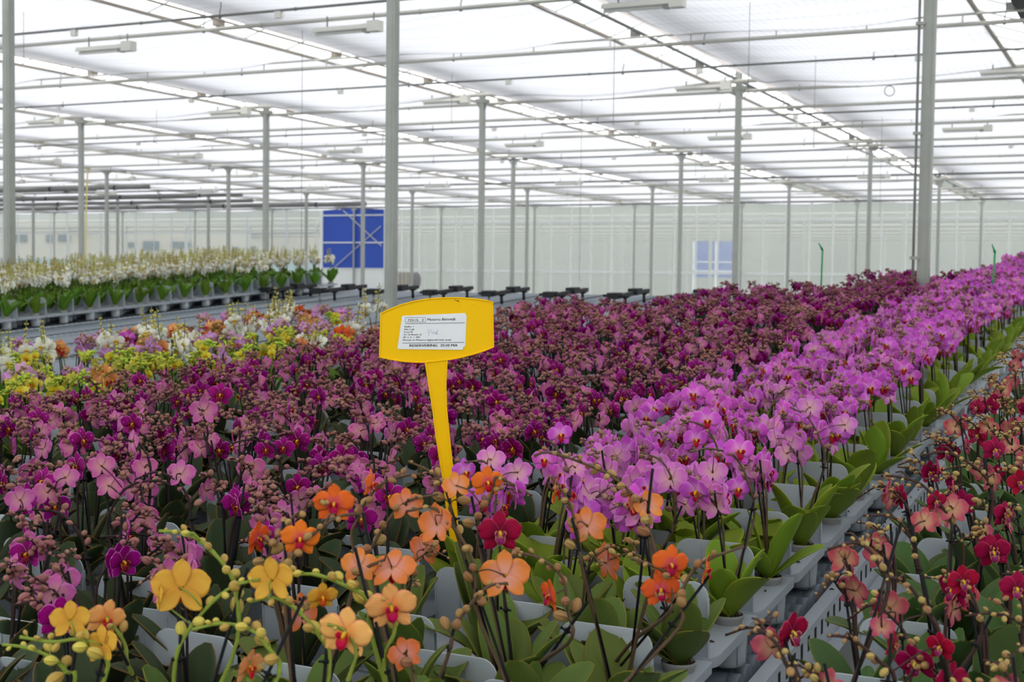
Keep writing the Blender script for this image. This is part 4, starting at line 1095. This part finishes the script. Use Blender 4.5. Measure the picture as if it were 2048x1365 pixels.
# coil of cable hung on the second post row's lower tube
c0 = unproj(1779, 182, 17.6); m = MB(); m.tube([(math.cos(a)*.065, 0, math.sin(a)*.065) for a in [i*PI/12 for i in range(25)]], .006, 6); tag(link('cable_coil', m.mesh('cable_coil', [M['darkpipe']]), mw=Matrix.Translation(c0)), 'small loop of cable hanging below the overhead tubes near the right post', 'cable')
# lamps
def lamp(p, row, nth, d=1):
    root = link('strip_lamp', None, mw=Matrix.Translation(p) @ RG4)
    tag(root, f'white strip lamp with end box, {ordw(nth)} from right in the {row} lamp row', 'lamp', 'strip lamps under the roof')
    ob = lambda nm, fn, mt: link(nm, shared(('lamp', nm), lambda: (lambda mm: (fn(mm), mm)[1])(MB()).mesh(nm, [M[mt]], False)), root)
    ob('housing', lambda m: (m.box((-.75, -.05, .01), (-.10, .05, .045)), m.box((-.75, -.06, .0), (-.10, -.045, .02)), m.box((-.75, .045, 0), (-.10, .06, .02))), 'lampw')
    ob('tube', lambda m: m.tube([(-.74, 0, -.012), (-.12, 0, -.012)], .018, 8), 'tube')
    ob('end_box', lambda m: m.box((-.10, -.055, -.03), (.03, .055, .075)), 'lampw')
    ob('ribbed_socket', lambda m: [m.box((-.12-.014*i, -.045, -.034), (-.113-.014*i, .045, .05)) for i in range(4)], 'pipe')
    for x in (-.6, -.05): link('bracket', shared('lampbr', lambda: (lambda mm: (mm.tube([(0, 0, .04), (0, 0, .16)], .008, 5), mm)[1])(MB()).mesh('bracket', [M['darkpipe']])), root, local=Matrix.Translation((x, 0, 0)))
for row, s, z, t_first, dt, n in (('nearest', 11.6, 2.46, -3.95, 3.15, 4), ('second', 17.9, 2.62, -1.4, 4, 6), ('third', 23.2, 2.50, -2.6, 4, 8), ('fourth', 28.4, 2.52, -1.0, 4, 9), ('fifth', 33.2, 2.52, -2.0, 4, 10)):
    k = 0
    for i in range(n):
        p = G(s, t_first - dt*i, CAMZ+z)
        if in_view(p, 60): k += 1; lamp(p, row, k)
# darker ducts and folded screens high over the far left
for i, (s, t0, t1, z, rad) in enumerate(((29.0, -44, -25, 2.36, .06), (30.2, -46, -28, 2.44, .07), (31.8, -48, -24, 2.30, .05), (33.5, -50, -27, 2.42, .08), (35.0, -52, -26, 2.34, .06), (38.5, -55, -24, 2.40, .08))):
    root = link('air_duct', None, mw=Matrix.Translation(G(s, t0, CAMZ+z)) @ RG4); tag(root, f'long dark grey duct under the roof beyond the white bed, {ordw(i+1)} from the front', 'duct', 'dark ducts beyond the white bed')
    m = MB(); m.tube([(0, 0, 0), (t1-t0, 0, 0)], rad, 10); link('duct', m.mesh('duct', [M['darkpipe']]), root)
    for k in range(8):
        m = shared(('dband', rad), lambda: (lambda mm: (mm.lathe([(rad+.012, -.03), (rad+.012, .03)], 10, 0, (0, 0, 0), Vector((1, 0, 0))), mm)[1])(MB()).mesh('band', [M['black']]))
        link('band', m, root, local=Matrix.Translation(((t1-t0)*(k+.5)/8, 0, 0)))
# far glass wall with its bars, haze beyond mixed into the panes
def twall(px, s=SE):      # t on the far wall for an image column
    u = (px-1024)/FPX; Y = s/(.901+.434*u); return u*Y*D2.x + Y*D2.y
tb0, tb1 = twall(648), twall(767)
for nm, a, b in (('wall_far', tb1, 6), ('wall_far_left', -60, tb0)):
    m = MB(); gb(m, SE, SE+.02, a, b, 0, ZS+.1); struct(nm, m, [M['clear_glass' if nm == 'wall_far_left' else 'mid_glass']], 'hazed glass end wall', mw=RG4)
m = MB(); t = tb1
while t < 6: m.box((t-.022, SE-.05, 0), (t+.022, SE-.005, ZS)); t += .812
m.box((tb1, SE-.06, CAMZ+.22), (6, SE-.005, CAMZ+.29)); m.box((tb1, SE-.06, ZS-.06), (6, SE-.005, ZS+.06)); m.box((tb1, SE-.06, CAMZ+2.1), (6, SE-.005, CAMZ+2.16))
struct('window_bars', m, [M['mull']], mw=RG4)
m = MB(); t = -59.8
while t < tb0: m.box((t-.014, SE-.04, 0), (t+.014, SE-.005, ZS)); t += 1.0
m.box((-59.8, SE-.05, CAMZ+1.75), (tb0, SE-.005, CAMZ+1.79)); m.box((-59.8, SE-.06, ZS-.06), (tb0, SE-.005, ZS+.06))
struct('window_bars', m, [M['rail']], mw=RG4)
# blue loading bay wall
m = MB(); gb(m, SE-.10, SE, tb0, tb1, CAMZ+.30, ZS+.05); struct('door_1', m, [M['blue']], 'tall blue panelled door', mw=RG4)
m = MB(); gb(m, SE-.10, SE, tb0, tb1, 0, CAMZ+.30); struct('wall_panel', m, [M['whitewall']], mw=RG4)
m = MB()
for z, w in ((1.32, .05), (2.42, .05), (.29, .03), (2.72, .04)): gb(m, SE-.14, SE-.10, tb0, tb1, CAMZ+z, CAMZ+z+w)
gb(m, SE-.16, SE-.05, tb0-.12, tb0, 0, ZS)
struct('trim_3', m, [M['mull']], mw=RG4)
m = MB(); m.tube([(tb0+.3, SE-.2, CAMZ+.1), (tb1-.05, SE-.2, CAMZ+2.0)], .02, 4); m.tube([(tb0+1.0, SE-.2, ZS-.1), (tb1, SE-.2, CAMZ+1.2)], .02, 4); struct('trim_4', m, [M['pipe']], mw=RG4)
m = MB(); gb(m, SE-.2, SE-.02, tb0, tb1+1, CAMZ-.95, CAMZ-.55); struct('trim_5', m, [M['blue']], mw=RG4)
# white ribbed machine cover beside the far post
c = unproj(806, 577, 44); root = link('fan_unit', None, mw=Matrix.Translation(c) @ RG4); tag(root, 'off-white ribbed fan unit beside the large post by the far wall', 'fan')
m = MB(); m.box((-.45, -.3, 0), (.40, .3, .52))
for i in range(6): m.box((-.43+.14*i, -.33, .02), (-.36+.14*i, -.3, .5))
link('casing', m.mesh('casing', [M['cream']], False), root)
m = MB(); m.lathe([(.24, -.02), (.26, .1), (.22, .12)], 16, 0, (.42, 0, .27), Vector((1, 0, 0))); link('fan_ring', m.mesh('fan_ring', [M['darkpipe']]), root)
for x in (-.4, .35):
    m = MB(); m.box((x-.02, -.02, -(c.z)), (x+.02, .02, 0)); link('leg', m.mesh('leg', [M['steel']], False), root)
# the next glasshouse beyond the wall
SF = 82.0
m = MB(); gb(m, SF, SF+.3, -110, 14, 0, ZS+3.5); struct('wall_beyond', m, [plain('pale_far_wall', S(150, 153, 148), .9, noise=.08, nscale=.2)], mw=RG4)
for j in range(22):
    for s in (55.5, 64.5, 73.5):
        t = 2.6 - 4*j
        if not in_view(G(s, t, 2.5), 20): continue
        m = MB(); m.box((-.06, -.06, 0), (.06, .06, ZS)); tag(link('distant_post', m.mesh('distant_post', [M['steel']], False), mw=Matrix.Translation(G(s, t, 0)) @ RG4), 'grey post of the neighbouring glasshouse seen faintly through the glass wall', 'post', 'posts beyond the glass wall')
for i, s in enumerate((50, 55.5, 60, 64.5, 69, 73.5, 78)):
    m = MB(); m.tube([(-80, 0, 0), (16, 0, 0)], .05, 6); m.box((-80, -.02, -.22), (16, .02, -.16)); tag(link('distant_pipe', m.mesh('distant_pipe', [M['darkpipe' if i % 2 else 'pipe']]), mw=Matrix.Translation(G(s, 0, ZS-.25-.1*(i % 2))) @ RG4), f'faint pipe under the roof beyond the glass wall, {ordw(i+1)} from the wall', 'pipe', 'pipes beyond the glass wall')
# blue door and a cream office front in the distance
ob = unproj(1385, 555, 74); sz = 74/FPX
root = link('distant_door', None, mw=Matrix.Translation(ob)); tag(root, 'pale blue door seen through the glass wall between two posts', 'door')
m = MB(); m.box((0, 0, 0), (86*sz, .1, 72*sz)); link('leaf_panel', m.mesh('leaf_panel', [M['blue2']], False), root)
m = MB()
for x in (0, 44, 84): m.box((x*sz, -.06, -30*sz), ((x+3)*sz, 0, 72*sz))
for z in (30, 12): m.box((0, -.06, z*sz), (86*sz, 0, (z+2)*sz))
link('door_frame', m.mesh('door_frame', [M['mull']], False), root)
bl = link('office_building', None, mw=Matrix.Translation(unproj(-60, 620, 79))); tag(bl, 'long cream building with dark windows behind the glass wall over the white bed', 'building')
o0 = bl.matrix_world.translation; z79 = 79/FPX
m = MB(); m.box((0, 0, 0), (700*z79, .6, 175*z79)); link('facade', m.mesh('facade', [M['cream']], False), bl)
for (x0, x1, y0, y1) in ((27, 34, 470, 484), (40, 53, 470, 484), (92, 104, 470, 485), (116, 140, 470, 483), (256, 267, 485, 495), (286, 317, 483, 500), (343, 382, 484, 496), (465, 475, 494, 500), (495, 512, 493, 501)):
    a = unproj(x0, y1, 78.9)-o0; b = unproj(x1, y0, 78.9)-o0; m = MB(); m.box((a.x, -.12, a.z), (b.x, 0, b.z)); w_ = link('window', m.mesh('window', [M['bwin']], False), bl)
m = MB(); a = unproj(-60, 500, 70); m.box((0, 0, 0), (19, .3, 1.9)); tag(link('distant_curtain', m.mesh('distant_curtain', [plain('pale_teal_sheet', S(140, 162, 166), .7)], False), mw=Matrix.Translation((a.x, a.y, a.z-2.3))), 'low pale teal sheet wall in front of the distant cream building', 'partition')
m = MB(); m.box((0, 0, 0), (.08, .01, .045)); tag(link('orange_card', m.mesh('orange_card', [M['orangep']], False), mw=Matrix.Translation(unproj(1377, 600, 13.2))), 'small orange card just above the far purple orchids', 'card')

# ------------------------------------------------------------------ daylight
w = bpy.data.worlds.new('world'); sc.world = w; w.use_nodes = True; nt = w.node_tree; nt.nodes.clear()
bg = nt.nodes.new('ShaderNodeBackground'); bg.inputs[0].default_value = (.96, .98, 1.0, 1); bg.inputs[1].default_value = 1.5
ow = nt.nodes.new('ShaderNodeOutputWorld'); nt.links.new(bg.outputs[0], ow.inputs[0])
sc.view_settings.view_transform = 'Standard'; sc.view_settings.look = 'None'; sc.view_settings.gamma = 1; sc.view_settings.exposure = 0.55; sc.view_settings.use_curve_mapping = False
sc.cycles.max_bounces = 7; sc.cycles.diffuse_bounces = 4; sc.cycles.transparent_max_bounces = 12; sc.cycles.transmission_bounces = 5; sc.cycles.use_denoising = True
sc.cycles.use_adaptive_sampling = True; sc.cycles.adaptive_threshold = .04; sc.cycles.caustics_reflective = False; sc.cycles.caustics_refractive = False
print('OBJECTS TOTAL', len(bpy.data.objects))
